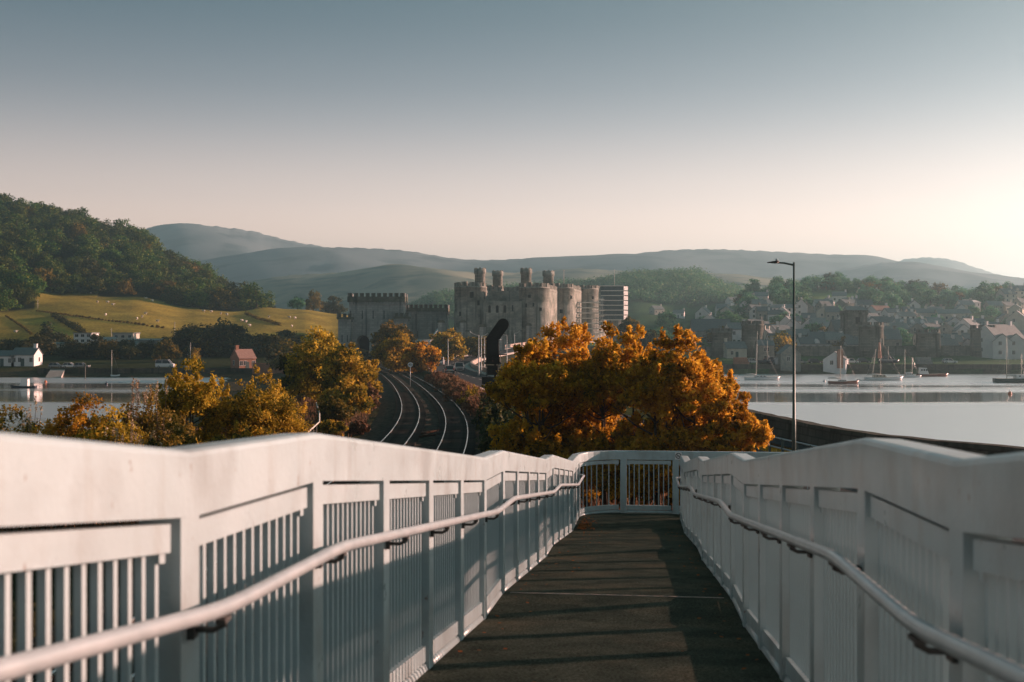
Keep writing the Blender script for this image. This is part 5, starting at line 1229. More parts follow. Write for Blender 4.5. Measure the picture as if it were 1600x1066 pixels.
# tree line beyond the field and by the portal
def at_px(pls, px, yb, ytop, label, group, wide=1.0, d=None, name='tree', seed=0):
    p = hit(px, yb) if d is None else ground(px, d); h = (CZ - (ytop - 533) / F * p.y) - p.z; r_ = random.Random(int(px * 7 + yb)); h = max(h, 2.0)
    return plant(r_.choice(pls), p - Vector((0, 0, .3)), h, r_.random() * 6.28, name, label, group, wide)
SK = 'trees on the skyline beyond the field'
for px, d, yt, w_, lab, pl in [(465, 640, 458, 1.2, 'bushy tree on the field skyline, left of the bare-topped one', TP), (490, 645, 447, .7, 'tall open tree on the field skyline', OP), (522, 640, 459, 1.3, 'dark tree on the skyline touching the stone portal', DP), (418, 650, 466, 1.6, 'low dark tree where the wood meets the skyline', DP), (508, 660, 466, .8, 'small pointed tree on the field skyline', DP)]:
    at_px(pl, px, 0, yt, lab, SK, w_, d)
# belt of trees along the left shore
BT = 'dark trees along the left shore'; rr = random.Random(31); named = []
for k in range(44):
    px = -30 + 500 * (k + rr.random() * .8) / 44; d = rr.uniform(372, 422); h = rr.uniform(6.5, 10.5) * (1.25 if 280 < px < 400 else 1) * (.72 if px < 60 else 1)
    if 100 < px < 255: h *= .75; d = rr.uniform(360, 392)
    lab = 'dark tree of the shore belt ' + near(px, 545, MARKS_L); o = plant(rr.choice(DP + DP + OP), ground(px, d) - Vector((0, 0, .3)), h, rr.random() * 6.28, 'shore_tree', lab, BT, rr.uniform(1.0, 1.5)); named.append((lab, px, o))
number(named)
for px, d, yt, w_, lab, pl in [(262, 350, 521, 1.0, 'rounded olive tree left of the pale flowering one', OP), (335, 385, 499, 1.5, 'tallest dark tree of the left shore belt', DP), (305, 350, 540, 1.0, 'pale golden tree behind the boat ashore', GP), (430, 330, 517, 1.3, 'dark tree beside the brick sea wall', DP), (67, 425, 517, 1.2, 'small dark tree in the field above the cottage, left one', DP), (82, 425, 520, 1.2, 'small dark tree in the field above the cottage, right one', DP), (72, 395, 528, 1.3, 'low golden tree above the cottage roof', GP), (460, 300, 520, 1.1, 'olive tree between the brick wall and the railside bushes', OP), (150, 372, 517, .9, 'rounded dark tree between the white houses', DP)]:
    at_px(pl, px, 0, yt, lab, 'single trees of the left shore', w_, d)
# hedges across the field
def hedge(label, pts, h, mk, seed, n=3500):
    rs = np.random.RandomState(seed); w_ = [hit(*p, 424) for p in pts]; o = empty('hedge', w_[0], 0, label, 'hedge', 'hedges across the field'); cl = []; st = MB()
    for a, b in zip(w_[:-1], w_[1:]):
        k = max(3, int((b - a).length / 2.2))
        for i in range(k):
            q = a.lerp(b, i / k); q.z = H1(q.x, q.y); q = q - w_[0]; s = h * rs.uniform(.7, 1.25); cl.append((np.array([q.x, q.y, q.z + s * .45]), (s * .9, s * .9, s * .6), .3 + .3 * rs.rand()))
            if i % 3 == 0: st.tube([(q.x, q.y, q.z - .2), (q.x, q.y, q.z + s * .5)], .06, 4)
    st.obj('stem', M['bark'], o); link('foliage', leaf_mesh('foliage', rs, cl, n, .32, M[mk]), o)
hedge('long thin hedge crossing the middle of the field', [(58, 487), (110, 494), (170, 502), (230, 510), (262, 514)], .65, 'lf_olive', 1)
hedge('dark hedge slanting down to the white houses', [(84, 495), (105, 508), (132, 523)], 1.9, 'lf_dark', 2)
hedge('thin hedge slanting down near the left edge', [(10, 495), (30, 508), (50, 524)], .6, 'lf_olive', 3, 1800)
hedge('hedge climbing the right-hand end of the field', [(385, 492), (405, 500), (440, 510)], 1.1, 'lf_olive', 4, 2200)
# sheep
def sheep_proto():
    mb = MB(); mb.smooth = True; L = .55
    mb.sweep([[(x, r * math.cos(a), .68 + z + r * 1.02 * math.sin(a)) for a in np.linspace(0, 6.283, 11)[:-1]] for x, r, z in [(-.62, .05, 0), (-.55, .22, 0), (-.3, .33, .0), (0, .35, -.02), (.3, .32, 0), (.5, .22, .06), (.62, .13, .18), (.74, .11, .24), (.88, .085, .2), (.98, .04, .15)]])
    for x in (-.38, .36):
        for y in (-.16, .16): mb.tube([(x, y, .5), (x + .02, y, .25), (x, y, 0)], [.07, .045, .04], 5)
    return mb.mesh('sheep', M['wool'])
sm = sheep_proto(); rr = random.Random(3)
for px, y in [(142, 460), (168, 474), (152, 474), (228, 468), (238, 472), (176, 478), (227, 492), (222, 497), (214, 500), (165, 494), (246, 504), (318, 488), (345, 492), (354, 493), (378, 503), (384, 505), (390, 511), (420, 497), (452, 498), (456, 512), (461, 499), (24, 521), (115, 514), (330, 489), (355, 494)]:
    p = hit(px, y, 424); o = link('sheep', sm, None, p, (0, 0, rr.random() * 6.28), (1.15,) * 3); tag(o, 'pale sheep grazing on the golden field', 'sheep', 'sheep scattered over the field')
for px, y0, y1, d, lab in [(146, 483, 500, 560, 'thin wooden pole standing in the field'), (174, 513, 524, 425, 'white post in front of the flat-roofed houses'), (273, 503, 517, 420, 'white post at the right of the low sheds'), (59, 468, 480, 520, 'post at the edge of the hillside wood')]:
    b = ground(px, d); t = P(px, y0, d); MBo = MB().tube([(0, 0, -.3), (0, 0, t.z - b.z)], [.11, .07], 6); MBo.box((-.35, -.05, t.z - b.z - .5), (.35, .05, t.z - b.z - .35)); tag(MBo.obj('field_post', M['spar'], None, b), lab, 'post')

# ------------------------------------------------------------------ left shore buildings
W = 'left shore houses'
def H_(name, label, px, d, w_, dp, hw, hr, wall, roof, rz=0, dz=0, **k):
    p = ground(px, d); p.z += dz; k.setdefault('group', W); return house(name, label, p, R(rz), w_, dp, hw, hr, wall, roof, **k)
H_('cottage', 'white cottage with a gable chimney at the water edge', 42, 333, 6.6, 6, 3.1, 1.9, 'white_wall', 'slate', win=(4, 1), chim=(.9,), dz=.0)
H_('cottage', 'white cottage cut by the left edge of the picture', 10, 333, 7.0, 6, 2.7, 1.5, 'white_wall', 'slate', win=(3, 1), chim=(), dz=.0)
H_('brick_house', 'brick house with a sunlit pinkish roof by the sea wall', 380, 322, 5.0, 5.6, 3.1, 2.3, 'brick', 'red_tile', 38, win=(4, 1), chim=(-.9,), dz=.6)
def flat_house(label, px0, px1, yt, yb, d, storeys, wall='white_wall'):
    a, b = (px0 - 800) / F * d, (px1 - 800) / F * d; x = (a + b) / 2; g = H1(x, d); zt = CZ - (yt - 533) / F * d; zb = CZ - (yb - 533) / F * d; w2 = (b - a) / 2
    o = empty('flat_roofed_house', (x, d, zb), 0, label, 'house', W); H = zt - zb
    MB().box((-w2, 0, -6), (w2, 7, H)).obj('wall', M[wall], o); MB().box((-w2 - .3, -.4, H), (w2 + .3, 7.3, H + .28)).obj('roof', M['grey_slate'], o)
    wm, pm = wmesh(1.1, .9)
    for j in range(storeys):
        for i in range(max(2, int(w2))):
            f_ = link('window', wm, o, (-w2 + 2 * w2 * (i + .5) / max(2, int(w2)), 0, H * (j + .55) / storeys)); link('pane', pm, f_)
flat_house('white flat-roofed house of two stepped storeys on the field edge', 115, 143, 521, 545, 405, 3)
flat_house('grey flat-roofed house to the right of the white stepped one', 176, 208, 521, 532, 408, 1, 'cream_wall')
H_('low_shed', 'long low pale shed below the golden field', 197, 402, 9, 8, 3.8, 1.5, 'stone_house', 'grey_slate', 0, dz=-1, win=(4, 1), chim=(), cat='shed')
H_('low_shed', 'long dark flat shed right of the pale one', 228, 408, 12, 8, 4.6, .5, 'stone_house', 'grey_slate', 0, win=(3, 1), chim=(), cat='shed')
H_('low_shed', 'low stone outhouse above the slipway cottages', 95, 408, 13, 6, 3.2, .6, 'cream_wall', 'grey_slate', 0, win=(4, 1), chim=(), cat='shed')
H_('low_shed', 'pale gabled shed half hidden in trees near the left shore', 165, 398, 7, 7, 4.2, 1.8, 'white_wall', 'grey_slate', 15, win=(3, 1), chim=(), cat='shed')
# quay wall, slipway and brick sea wall
def wall_run(name, label, pts, h, th, m, cope=True, cat='wall', group=None, zoff=-1.5):
    pts = [Vector(p) for p in pts]; o = empty(name, pts[0], 0, label, cat, group); rings = []; cr_ = []
    for i, p in enumerate(pts):
        t = (pts[min(i + 1, len(pts) - 1)] - pts[max(0, i - 1)]); t.z = 0; t.normalize(); nn = Vector((-t.y, t.x, 0)); q = p - pts[0]
        rings.append([q + Vector((0, 0, zoff)), q + nn * th + Vector((0, 0, zoff)), q + nn * th + Vector((0, 0, h)), q + Vector((0, 0, h))])
        cr_.append([q - nn * .1 + Vector((0, 0, h + .003)), q + nn * (th + .1) + Vector((0, 0, h + .003)), q + nn * (th + .1) + Vector((0, 0, h + .2)), q - nn * .1 + Vector((0, 0, h + .2))])
    MB().sweep(rings).obj('wall', m, o)
    if cope: MB().sweep(cr_).obj('coping', m, o)
    return o
wall_run('quay_wall', 'dark weedy quay wall along the left shore', [(P(px, 0, 318).x, 318, .0) for px in range(58, 400, 12)], 2.2, .8, M['sea_stone'], group='shore walls')
wall_run('quay_wall', 'sunlit brick sea wall right of the brick house', [Vector((P(394, 0, 316).x, 316, 1.5)), Vector((P(412, 0, 312).x, 312, 1.5)), Vector((P(442, 0, 300).x, 300, 1.5))], 2.2, .8, M['brick'], group='shore walls')
sw = empty('slipway', P(92, 0, 317) * 1, 0, 'pale concrete slipway running down into the left water', 'slipway'); sw.location.z = 0
MB().sweep([[(-3, 2, 2.3), (1, 2, 2.3), (1, 2, -1), (-3, 2, -1)], [(-1, -6, .6), (3.2, -6, .6), (3.2, -6, -1), (-1, -6, -1)], [(0, -10, -.3), (4.2, -10, -.3), (4.2, -10, -1), (0, -10, -1)]]).obj('ramp', M['concrete'], sw)

# ------------------------------------------------------------------ vehicles
def car_mesh(L, Wd, Hh, style):
    """lofted body: stations along the length (front = -y)"""
    b = MB(); b.smooth = False
    bw = Wd / 2; sill = .32; belt = Hh * .56
    st = {'suv': [(-.5, .62, .0), (-.47, .80, 0), (-.22, .94, 0), (-.08, 1.0, .98), (.1, 1, 1), (.40, 1, .99), (.49, .98, .0), (.5, .9, 0)],
          'van': [(-.5, .66, 0), (-.47, .88, 0), (-.36, 1.0, 0), (-.2, 1.0, .97), (0, 1, 1), (.45, 1, .99), (.5, 1.0, 0), (.502, .96, 0)],
          'hatch': [(-.5, .55, 0), (-.47, .78, 0), (-.2, .92, 0), (-.04, 1.0, .97), (.12, 1, 1), (.34, 1, .97), (.48, .98, 0), (.5, .85, 0)]}[style]
    lower = []; 
    for f_, bh, rf in st:
        z1 = sill + (belt - sill) * bh; ww = bw * (1 if abs(f_) < .46 else .9)
        lower.append([(-ww * .93, f_ * L, sill - .08), (ww * .93, f_ * L, sill - .08), (ww, f_ * L, sill + .15), (ww, f_ * L, z1 - .06), (ww * .93, f_ * L, z1), (-ww * .93, f_ * L, z1), (-ww, f_ * L, z1 - .06), (-ww, f_ * L, sill + .15)])
    b.sweep(lower); body = b.mesh('body', None)
    idx = [i for i, s in enumerate(st) if s[2] > 0]; f0, f1 = st[idx[0] - 1][0], st[idx[-1] + 1][0]; r0, r1 = st[idx[0]][0], st[idx[-1]][0]
    g = MB(); g.sweep([[(-bw * .9, f0 * L, belt - .02), (bw * .9, f0 * L, belt - .02), (bw * .88, f0 * L, belt + .01), (-bw * .88, f0 * L, belt + .01)], [(-bw * .91, r0 * L, belt - .02), (bw * .91, r0 * L, belt - .02), (bw * .78, r0 * L, Hh - .05), (-bw * .78, r0 * L, Hh - .05)],
                       [(-bw * .91, r1 * L, belt - .02), (bw * .91, r1 * L, belt - .02), (bw * .78, r1 * L, Hh - .05), (-bw * .78, r1 * L, Hh - .05)], [(-bw * .9, f1 * L, belt - .02), (bw * .9, f1 * L, belt - .02), (bw * .86, f1 * L, belt + .01), (-bw * .86, f1 * L, belt + .01)]])
    rf = MB(); rf.box((-bw * .8, r0 * L - .05, Hh - .06), (bw * .8, r1 * L + .05, Hh))
    for s in (-1, 1):
        for ya, za, yb, zb in [(f0 * L, belt, r0 * L, Hh - .03), (r1 * L, Hh - .03, f1 * L, belt), ((r0 + r1) / 2 * L, belt, (r0 + r1) / 2 * L, Hh - .03)]:
            rf.tube([(s * bw * .905, ya, za), (s * bw * .80, yb, zb)], .045, 4)
    return body, g, rf, bw, belt
def car(label, pos, rz, paint, style='suv', L=4.4, Wd=1.8, Hh=1.65, group='cars on the road', name='car'):
    o = empty(name, pos, rz, label, 'car', group); body, g, rf, bw, belt = car_mesh(L, Wd, Hh, style)
    body.materials.clear(); body.materials.append(M[paint]); link('body', body, o); g.obj('windows', M['glass'], o); rf.obj('roof', M[paint], o)
    tm = MB(); tm.tube([(-.11, 0, 0), (.11, 0, 0)], .33, 14); tme = tm.mesh('wheel', M['tyre']); rm = MB().tube([(-.115, 0, 0), (.115, 0, 0)], .19, 10).mesh('rim', M['steel'])
    for sx in (-1, 1):
        for yy in (-.31, .31): w_ = link('wheel', tme, o, (sx * (bw - .1), yy * L, .33)); link('rim', rm, w_)
        MB().box((sx * bw * .72 - .16, -L / 2 - .02, .62), (sx * bw * .72 + .16, -L / 2 + .14, .78)).obj('headlight', M['lamp_clear'], o)
        MB().box((sx * bw * .80 - .11, L / 2 - .1, .68), (sx * bw * .80 + .11, L / 2 + .02, 1.0)).obj('tail_light', M['lamp_red'], o)
        MB().box((sx * (bw + .07) - .09, -.18 * L, belt), (sx * (bw + .07) + .09, -.18 * L + .1, belt + .14)).obj('mirror', M[paint], o)
    MB().box((-bw * .6, -L / 2 - .03, .36), (bw * .6, -L / 2 + .03, .58)).obj('grille', M['black'], o)
    MB().box((-bw * .95, L / 2 - .05, .30), (bw * .95, L / 2 + .06, .52)).obj('bumper', M['black'], o)
    MB().box((-.26, L / 2 + .061, .55), (.26, L / 2 + .075, .66)).obj('number_plate', M['plate'], o)
    return o
def on_road(y, off):
    tx = float(road_x(y + 1)) - float(road_x(y - 1)); return Vector((float(road_x(y)) + off, y, float(road_z(y)) + .025)), math.atan2(-tx, 2)
for y, off, flip, paint, style, dims, lab in [(268, -1.9, 0, 'car_white', 'van', (4.6, 1.9, 2.0), 'white people carrier driving away on the far bend'), (226, 1.1, 1, 'car_silver', 'suv', (4.4, 1.85, 1.7), 'pale car with a dark front coming along the road'),
        (240, -5.6, 0, 'car_white', 'hatch', (4.0, 1.75, 1.5), 'white car half hidden behind the orange tree'), (252, -5.0, 0, 'car_white', 'van', (4.8, 1.9, 2.1), 'white van roof showing behind the orange tree'), (210, -2.0, 0, 'car_silver', 'hatch', (4.0, 1.75, 1.45), 'silver car just behind the scrub bank'), (118, 1.9, 1, 'car_white', 'hatch', (4.1, 1.75, 1.5), 'white car roof glimpsed at the foot of the orange trees')]:
    p, a = on_road(y, off); car(lab, p, a + math.pi if not flip else a, paint, style, *dims)
for px, d, rz, paint, style, lab in [(88, 324, 90, 'car_silver', 'hatch', 'pale car parked on the left quay, leftmost'), (110, 324, 95, 'car_white', 'hatch', 'white car parked on the left quay, middle'), (128, 324, 88, 'car_silver', 'hatch', 'grey car parked on the left quay, rightmost'), (258, 324, 90, 'car_white', 'van', 'white camper van parked on the left quay')]:
    b = ground(px, d); b.z = max(b.z, 2.35); car(lab, b, R(rz), paint, style, 5.2 if 'camper' in lab else 4.2, 1.9, 2.3 if 'camper' in lab else 1.45, 'cars on the quays')
MB()

# ------------------------------------------------------------------ boats
def hull(mb, L, B, Hf, Ha, draft=.35, sheer=.25, full=.6):
    rings = []; n = 13
    for i in range(n):
        t = i / (n - 1); x = (t - .5) * L; w_ = B / 2 * (1 - max(0, (t - .35) / .65) ** 2.2) * (.72 + .28 * min(1, t / .35)); w_ = max(w_, .02); top = Ha + (Hf - Ha) * t ** 1.6 - sheer * math.sin(math.pi * t) * .5
        ov = .06 * L * t ** 6
        rings.append([(x + ov, -w_, top), (x + ov * .5, -w_ * .96, top * .35), (x, -w_ * full, -draft * .4), (x - .02, 0, -draft * (1 - .5 * t ** 3)), (x, w_ * full, -draft * .4), (x + ov * .5, w_ * .96, top * .35), (x + ov, w_, top)])
    mb.smooth = True; mb.sweep(rings); mb.smooth = False
    return rings
def boat(label, px, y, lpx, col, masts=(), rz=0.0, cabin=None, name='sailing_boat', cat='boat', group='boats moored on the right', z=0.0, Hf=None, d=None, extra=None, Bf=.28):
    d = d or CZ * F / (y - 533); p = P(px, y, d); p.z = z; L = lpx / F * d / max(.5, abs(math.cos(rz))); o = empty(name, p, rz, label, cat, group); B = L * Bf; Hf = Hf or L * .11; Ha = Hf * .8
    mb = MB(); hull(mb, L, B, Hf, Ha); mb.obj('hull', M[col], o)
    mb = MB(); rings = [[((t - .5) * L * .94, s * B / 2 * .9 * (1 - max(0, (t - .35) / .65) ** 2.2) * (.72 + .28 * min(1, t / .35)), Ha + (Hf - Ha) * t ** 1.6 - .125 * math.sin(math.pi * t) * .9) for s in (-1, 1)] for t in np.linspace(0, .97, 9)]
    mb.sweep(rings, closed=False, cap=False); mb.obj('deck', M['cream_deck'], o)
    if cabin:
        c0, c1, ch, cm = cabin; z0 = Ha - .1; mb = MB(); a, b = (c0 - .5) * L, (c1 - .5) * L; w_ = B * .34
        mb.sweep([[(a, -w_, z0), (a, w_, z0), (a, w_ * .86, z0 + ch), (a, -w_ * .86, z0 + ch)], [(b - .3, -w_ * .9, z0), (b - .3, w_ * .9, z0), (b - .6, w_ * .75, z0 + ch * .95), (b - .6, -w_ * .75, z0 + ch * .95)], [(b, -w_ * .8, z0), (b, w_ * .8, z0), (b - .25, w_ * .7, z0 + ch * .4), (b - .25, -w_ * .7, z0 + ch * .4)]])
        cb_ = mb.obj('cabin', M[cm], o)
        for k in range(3):
            x = a + (b - a) * (k + .6) / 3.6; MB().box((x - .2, -w_ - .03, z0 + ch * .5), (x + .2, -w_ * .8, z0 + ch * .78)).obj('window', M['glass'], cb_)
    for (mpx, yt, lean, boom, sail) in masts:
        x = (mpx - px) / F * d / math.cos(rz); zt = CZ - (yt - 533) / F * d - z; m0 = Vector((x, 0, Ha * .8)); m1 = Vector((x + lean, 0, zt))
        ma = MB().tube([m0, m1], [.085, .05], 7).obj('mast', M['spar'], o); sp_ = m0.lerp(m1, .62); MB().tube([sp_ + Vector((0, -B * .22, 0)), sp_ + Vector((0, B * .22, 0))], .03, 5).obj('spreader', M['spar'], ma)
        if boom: MB().tube([m0 + Vector((0, 0, .7)), m0 + Vector((boom, 0, .75))], .06, 6).obj('boom', M['spar'], ma); MB().tube([m0 + Vector((0, 0, .86)), m0 + Vector((boom * .5, 0, .92)), m0 + Vector((boom * .96, 0, .86))], [.13, .16, .08], 7).obj('furled_sail', M[sail or 'sheet_white'], ma)
        st = MB()
        for e in (Vector((L * .49, 0, Hf)), Vector((-L * .48, 0, Ha)), Vector((x, B * .45, Ha)), Vector((x, -B * .45, Ha))): st.tube([m1, e], .008, 4)
        st.obj('rigging', M['steel'], o)
    return o
boat('white sloop with a tall pale mast nearest the orange trees', 1190, 594, 52, 'hull_white', [(1181.5, 518, .3, -3.2, None)], cabin=(.3, .68, .55, 'hull_white'))
boat('brown-red wooden yacht with one mast', 1317, 599.5, 45, 'hull_red', [(1313, 540, .1, -3.0, None)], cabin=(.35, .65, .45, 'hull_white'))
k_ = boat('white two-masted ketch with a furled pink sail', 1380, 594.5, 56, 'hull_white', [(1376, 529, 0, -3.6, 'sheet_white'), (1363, 546, .9, 0, None)], math.pi * 0, cabin=(.25, .6, .7, 'cream_deck'))
d_ = CZ * F / 61.5; MB().tube([((1374.5 - 1380) / F * d_, -.1, (533 - 560) / F * d_ + 10), ((1373.5 - 1380) / F * d_, -.1, (533 - 535) / F * d_ + 10)], [.5, .22], 8).obj('hoisted_sail', M['sail_pink'], k_)
boat('small white yacht with an aft cabin behind the ketch', 1422, 590, 32, 'hull_white', [(1414, 546, 0, 2.2, None)], cabin=(.3, .7, .9, 'hull_white'))
boat('rusty red fishing boat drawn up beside the quay', 1456, 588.5, 46, 'hull_red', [(1425.5, 558, 0, 0, None)], cabin=(.08, .38, 1.9, 'hull_white'), name='fishing_boat')
boat('dark green two-masted yacht at the right edge', 1592, 598, 76, 'hull_dark', [(1573, 524, 0, 2.8, None), (1596, 553, 0, 2.2, None)], math.pi * 0, cabin=(.42, .8, 1.0, 'hull_white'))
boat('small dark tender lying between the red and white yachts', 1347, 594.5, 16, 'hull_navy', (), cabin=None, name='rowing_boat')
boat('navy motor boat with a white wheelhouse moored on the left water', 37, 606, 38, 'hull_navy', (), math.pi, (.30, .66, 1.55, 'hull_white'), 'motor_boat', group='boats on the left water', Bf=.34)
boat('orange dinghy lying at the foot of the left quay', 152, 583, 9, 'hull_orange', (), 0, None, 'rowing_boat', group='boats on the left water', Bf=.4)
boat('small white cabin boat under the camper van', 240, 583, 11, 'hull_white', (), 0, (.2, .6, .9, 'hull_white'), 'motor_boat', group='boats on the left water', Bf=.4)
boat('white yacht laid up ashore with a bare mast', 299, 571, 21, 'hull_white', [(297.5, 535, 0, 1.4, None)], 0, (.3, .7, .5, 'hull_white'), group='boats on the left water', z=2.7, d=322)
boat('small yacht lying tilted on the left foreshore', 180, 577, 14, 'hull_white', [(174.5, 547, 0, 0, None)], 0, None, group='boats on the left water', z=.6, d=312)
for px, y, col, lab in [(1578, 616, 'hull_orange', 'red mooring buoy near the dark green yacht'), (71, 598, 'hull_orange', 'orange buoy right of the navy motor boat'), (120, 588, 'hull_white', 'white buoy near the orange dinghy'), (166, 601, 'hull_navy', 'dark buoy on the left water'), (1288, 597, 'hull_white', 'white buoy left of the brown-red yacht')]:
    d = CZ * F / (y - 533); p = P(px, y, d); p.z = 0; mb = MB(); mb.lathe([(.02, -.25), (.3, -.15), (.38, .1), (.3, .35), (.1, .5), (.05, .52), (.05, .62), (.09, .66), (.02, .72)], 12); tag(mb.obj('mooring_buoy', M[col], None, p), lab, 'buoy')
p = P(133, 0, 300); tag(MB().tube([(0, 0, -2), (0, 0, 4.2)], .13, 7).box((-.3, -.05, 3.4), (.3, .05, 3.9)).obj('mooring_post', M['timber'], None, (p.x, 300, 0)), 'tall thin mooring post standing in the left shallows', 'post')

# ------------------------------------------------------------------ the town on the right
TW = 'houses of the hillside town'
def T_(label, px, yb, w_, dp, hw, hr, wall, roof, rz=0, name='town_house', **k):
    p = hit(px, yb, 348); k.setdefault('group', TW); return house(name, label, p, R(rz), w_, dp, hw, hr, wall, roof, **k)
T_('large white house with a steep dark roof above the sea wall', 1561, 556, 17, 9, 6.0, 4.6, 'white_wall', 'slate', 34, win=(4, 2), chim=(-1, .9))
T_('white gabled wing at the right edge, left gable', 1566, 560, 9, 6, 5.6, 2.6, 'white_wall', 'slate', 68, win=(2, 2), chim=(), door=False)
T_('white gabled wing at the right edge, right gable', 1587, 560, 9, 6, 5.6, 2.6, 'white_wall', 'slate', 68, win=(2, 2), chim=(), door=False)
T_('white terrace with five windows and small gables', 1421, 523, 12.5, 7, 4.2, 2.2, 'white_wall', 'grey_slate', 4, win=(5, 1), chim=(-1, 1), dormer=3, ww=1.0, wh=1.5)
T_('low white cottage with grey roof above the quay wall', 1472, 552, 9.5, 6, 2.8, 2.4, 'white_wall', 'slate', 4, win=(4, 1), chim=(.95, -1))
T_('small white gable right of the low cottage', 1508, 549, 6, 4, 2.6, 1.8, 'white_wall', 'slate', 85, win=(1, 1), chim=(1,))
T_('white bungalow with a brick chimney breast on the quay', 1306, 575, 8, 6.6, 2.1, 2.3, 'white_wall', 'slate', 68, win=(2, 1), chim=())
bp_ = hit(1306, 575, 348); tag(MB().box((-.85, -.4, -.5), (.85, .4, 4.6)).box((-.65, -.35, 4.6), (.65, .35, 5.2)).obj('chimney_stack', M['brick'], None, bp_ + Vector((0, -4.5, 0))), 'tall brick chimney stack against the white quay bungalow', 'chimney')
T_('white half-timbered house behind the orange tree', 1150, 540, 7, 7, 6.0, 2.4, 'white_wall', 'slate', 6, win=(2, 2), chim=(1,))
T_('pale cottage with grey roof just right of the orange tree', 1147, 559, 7, 6, 3.2, 2.2, 'cream_wall', 'slate', 8, win=(2, 1), chim=(-1,))
T_('large dark stone hall with a broad slate roof', 1110, 534, 15, 12, 4.2, 4.6, 'stone_house', 'slate', -6, win=(5, 1), chim=())
T_('tiny dark quay house with bright white windows', 1195, 566, 5, 5, 5.4, 1.6, 'stone_house', 'slate', 0, win=(1, 2), chim=(1,), ww=1.5, wh=1.3, door=False)
T_('quayside boathouse with a dark gabled front', 1232, 571, 7, 6, 3.6, 2.6, 'stone_house', 'slate', 88, win=(2, 1), chim=(), door=False)
T_('long white-fronted house with one gable beside the lamp column', 1272, 549, 12, 7, 2.6, 2.4, 'white_wall', 'slate', 4, win=(5, 1), chim=(-1,), dormer=1)
T_('white double-gabled house left of the church tower, left half', 1240, 520, 7, 6, 3.2, 2.6, 'white_wall', 'slate', 76, win=(2, 1), chim=(1,))
T_('white double-gabled house left of the church tower, right half', 1264, 520, 7, 6, 3.2, 2.6, 'white_wall', 'slate', 76, win=(2, 1), chim=(1,))
T_('white gabled house on the slope above the dark hall', 1100, 502, 7, 7, 4.0, 3.0, 'white_wall', 'grey_slate', 62, win=(2, 2), chim=(1,))
T_('white villa among trees below the big round tree', 1172, 489, 8.5, 7, 4.2, 2.4, 'white_wall', 'grey_slate', 35, win=(3, 2), chim=(1,))
T_('small white gabled house right of the tree-girt villa', 1198, 486, 6, 6, 4.0, 2.8, 'white_wall', 'grey_slate', 80, win=(2, 2), chim=())
T_('long white terrace behind the lamp column', 1226, 494, 15, 7, 3.8, 1.8, 'white_wall', 'grey_slate', 6, win=(6, 2), chim=(-1, 1))
T_('white gable at the right end of the long terrace', 1252, 494, 7, 6, 5.0, 3.0, 'white_wall', 'slate', 74, win=(2, 2), chim=(1,))
T_('grey-roofed house with bright gable high on the slope', 1144, 477, 8, 7, 3.6, 2.6, 'white_wall', 'grey_slate', 25, win=(3, 1), chim=(1,))
T_('pale house in the hazy valley right of the castle', 1026, 492, 9, 7, 4.0, 2.6, 'cream_wall', 'grey_slate', 30, win=(3, 1), chim=(1,))
T_('house with a reddish roof and white gable above the church', 1374, 499, 9.5, 7, 4.0, 2.4, 'white_wall', 'red_tile', 22, win=(3, 1), chim=(1,))
T_('long grey villa in the trees below the hilltop', 1356, 470, 12, 8, 4.0, 2.2, 'cream_wall', 'grey_slate', 5, win=(5, 2), chim=(-1, 1))
T_('white villa with a bright flat roof below the twin trees', 1514, 488, 9, 7, 5.0, 1.2, 'white_wall', 'sheet_white', 28, win=(3, 2), chim=())
T_('tall villa with dormers at the upper right edge', 1590, 478, 10, 8, 8.0, 3.0, 'cream_wall', 'slate', 10, win=(3, 3), chim=(-1, 1), dormer=2)
T_('second tall villa left of the upper right edge', 1572, 480, 7, 8, 7.0, 3.0, 'cream_wall', 'slate', 10, win=(2, 3), chim=(1,), dormer=1)
T_('sunlit pinkish house below the tall villas', 1588, 497, 8, 6, 4.2, 2.0, 'cream_wall', 'grey_slate', 60, win=(2, 1), chim=(1,))
T_('big slate-roofed house with one white dormer', 1374, 546, 13, 9, 3.6, 3.6, 'stone_house', 'slate', 3, win=(4, 1), chim=(1,), dormer=1)
T_('small white house beside the rounded russet tree', 1336, 552, 7, 6, 3.0, 2.0, 'white_wall', 'slate', 0, win=(3, 1), chim=())
T_('white gabled house with dormer left of the big white house', 1512, 528, 10, 7, 4.4, 3.0, 'white_wall', 'slate', 48, win=(3, 2), chim=(1,))
T_('grey gabled house behind the big white house', 1590, 518, 9, 8, 5.0, 3.4, 'cream_wall', 'slate', 60, win=(2, 2), chim=(1,))
T_('long pale terrace below the dark trees, left part', 1440, 502, 14, 7, 3.8, 2.0, 'cream_wall', 'grey_slate', 3, win=(6, 1), chim=(-1, .3))
T_('long pale terrace below the dark trees, right part', 1488, 504, 15, 7, 4.0, 2.0, 'cream_wall', 'grey_slate', -2, win=(6, 1), chim=(-.6, 1))
T_('white house end showing above the low cottage', 1492, 524, 7, 6, 5.0, 2.2, 'white_wall', 'slate', 70, win=(2, 2), chim=(1,))
T_('stone house with broad roof behind the russet tree', 1290, 548, 12, 8, 3.4, 3.2, 'stone_house', 'slate', -8, win=(4, 1), chim=(1,))
MARKS = [('church tower', 1334, 515), ('lamp column', 1240, 520), ('big white house', 1561, 535), ('white five-window terrace', 1421, 516), ('low white cottage', 1472, 545), ('white double-gabled house', 1252, 515), ('red-roofed house', 1374, 492), ('long pale terrace', 1465, 500), ('rounded russet tree', 1316, 535), ('large oak-like tree', 1545, 470), ('tall villas', 1582, 470), ('dark stone hall', 1110, 520), ('round skyline tree', 1195, 450), ('tree-girt villa', 1172, 480)]
rr = random.Random(58); fills = []; named = []
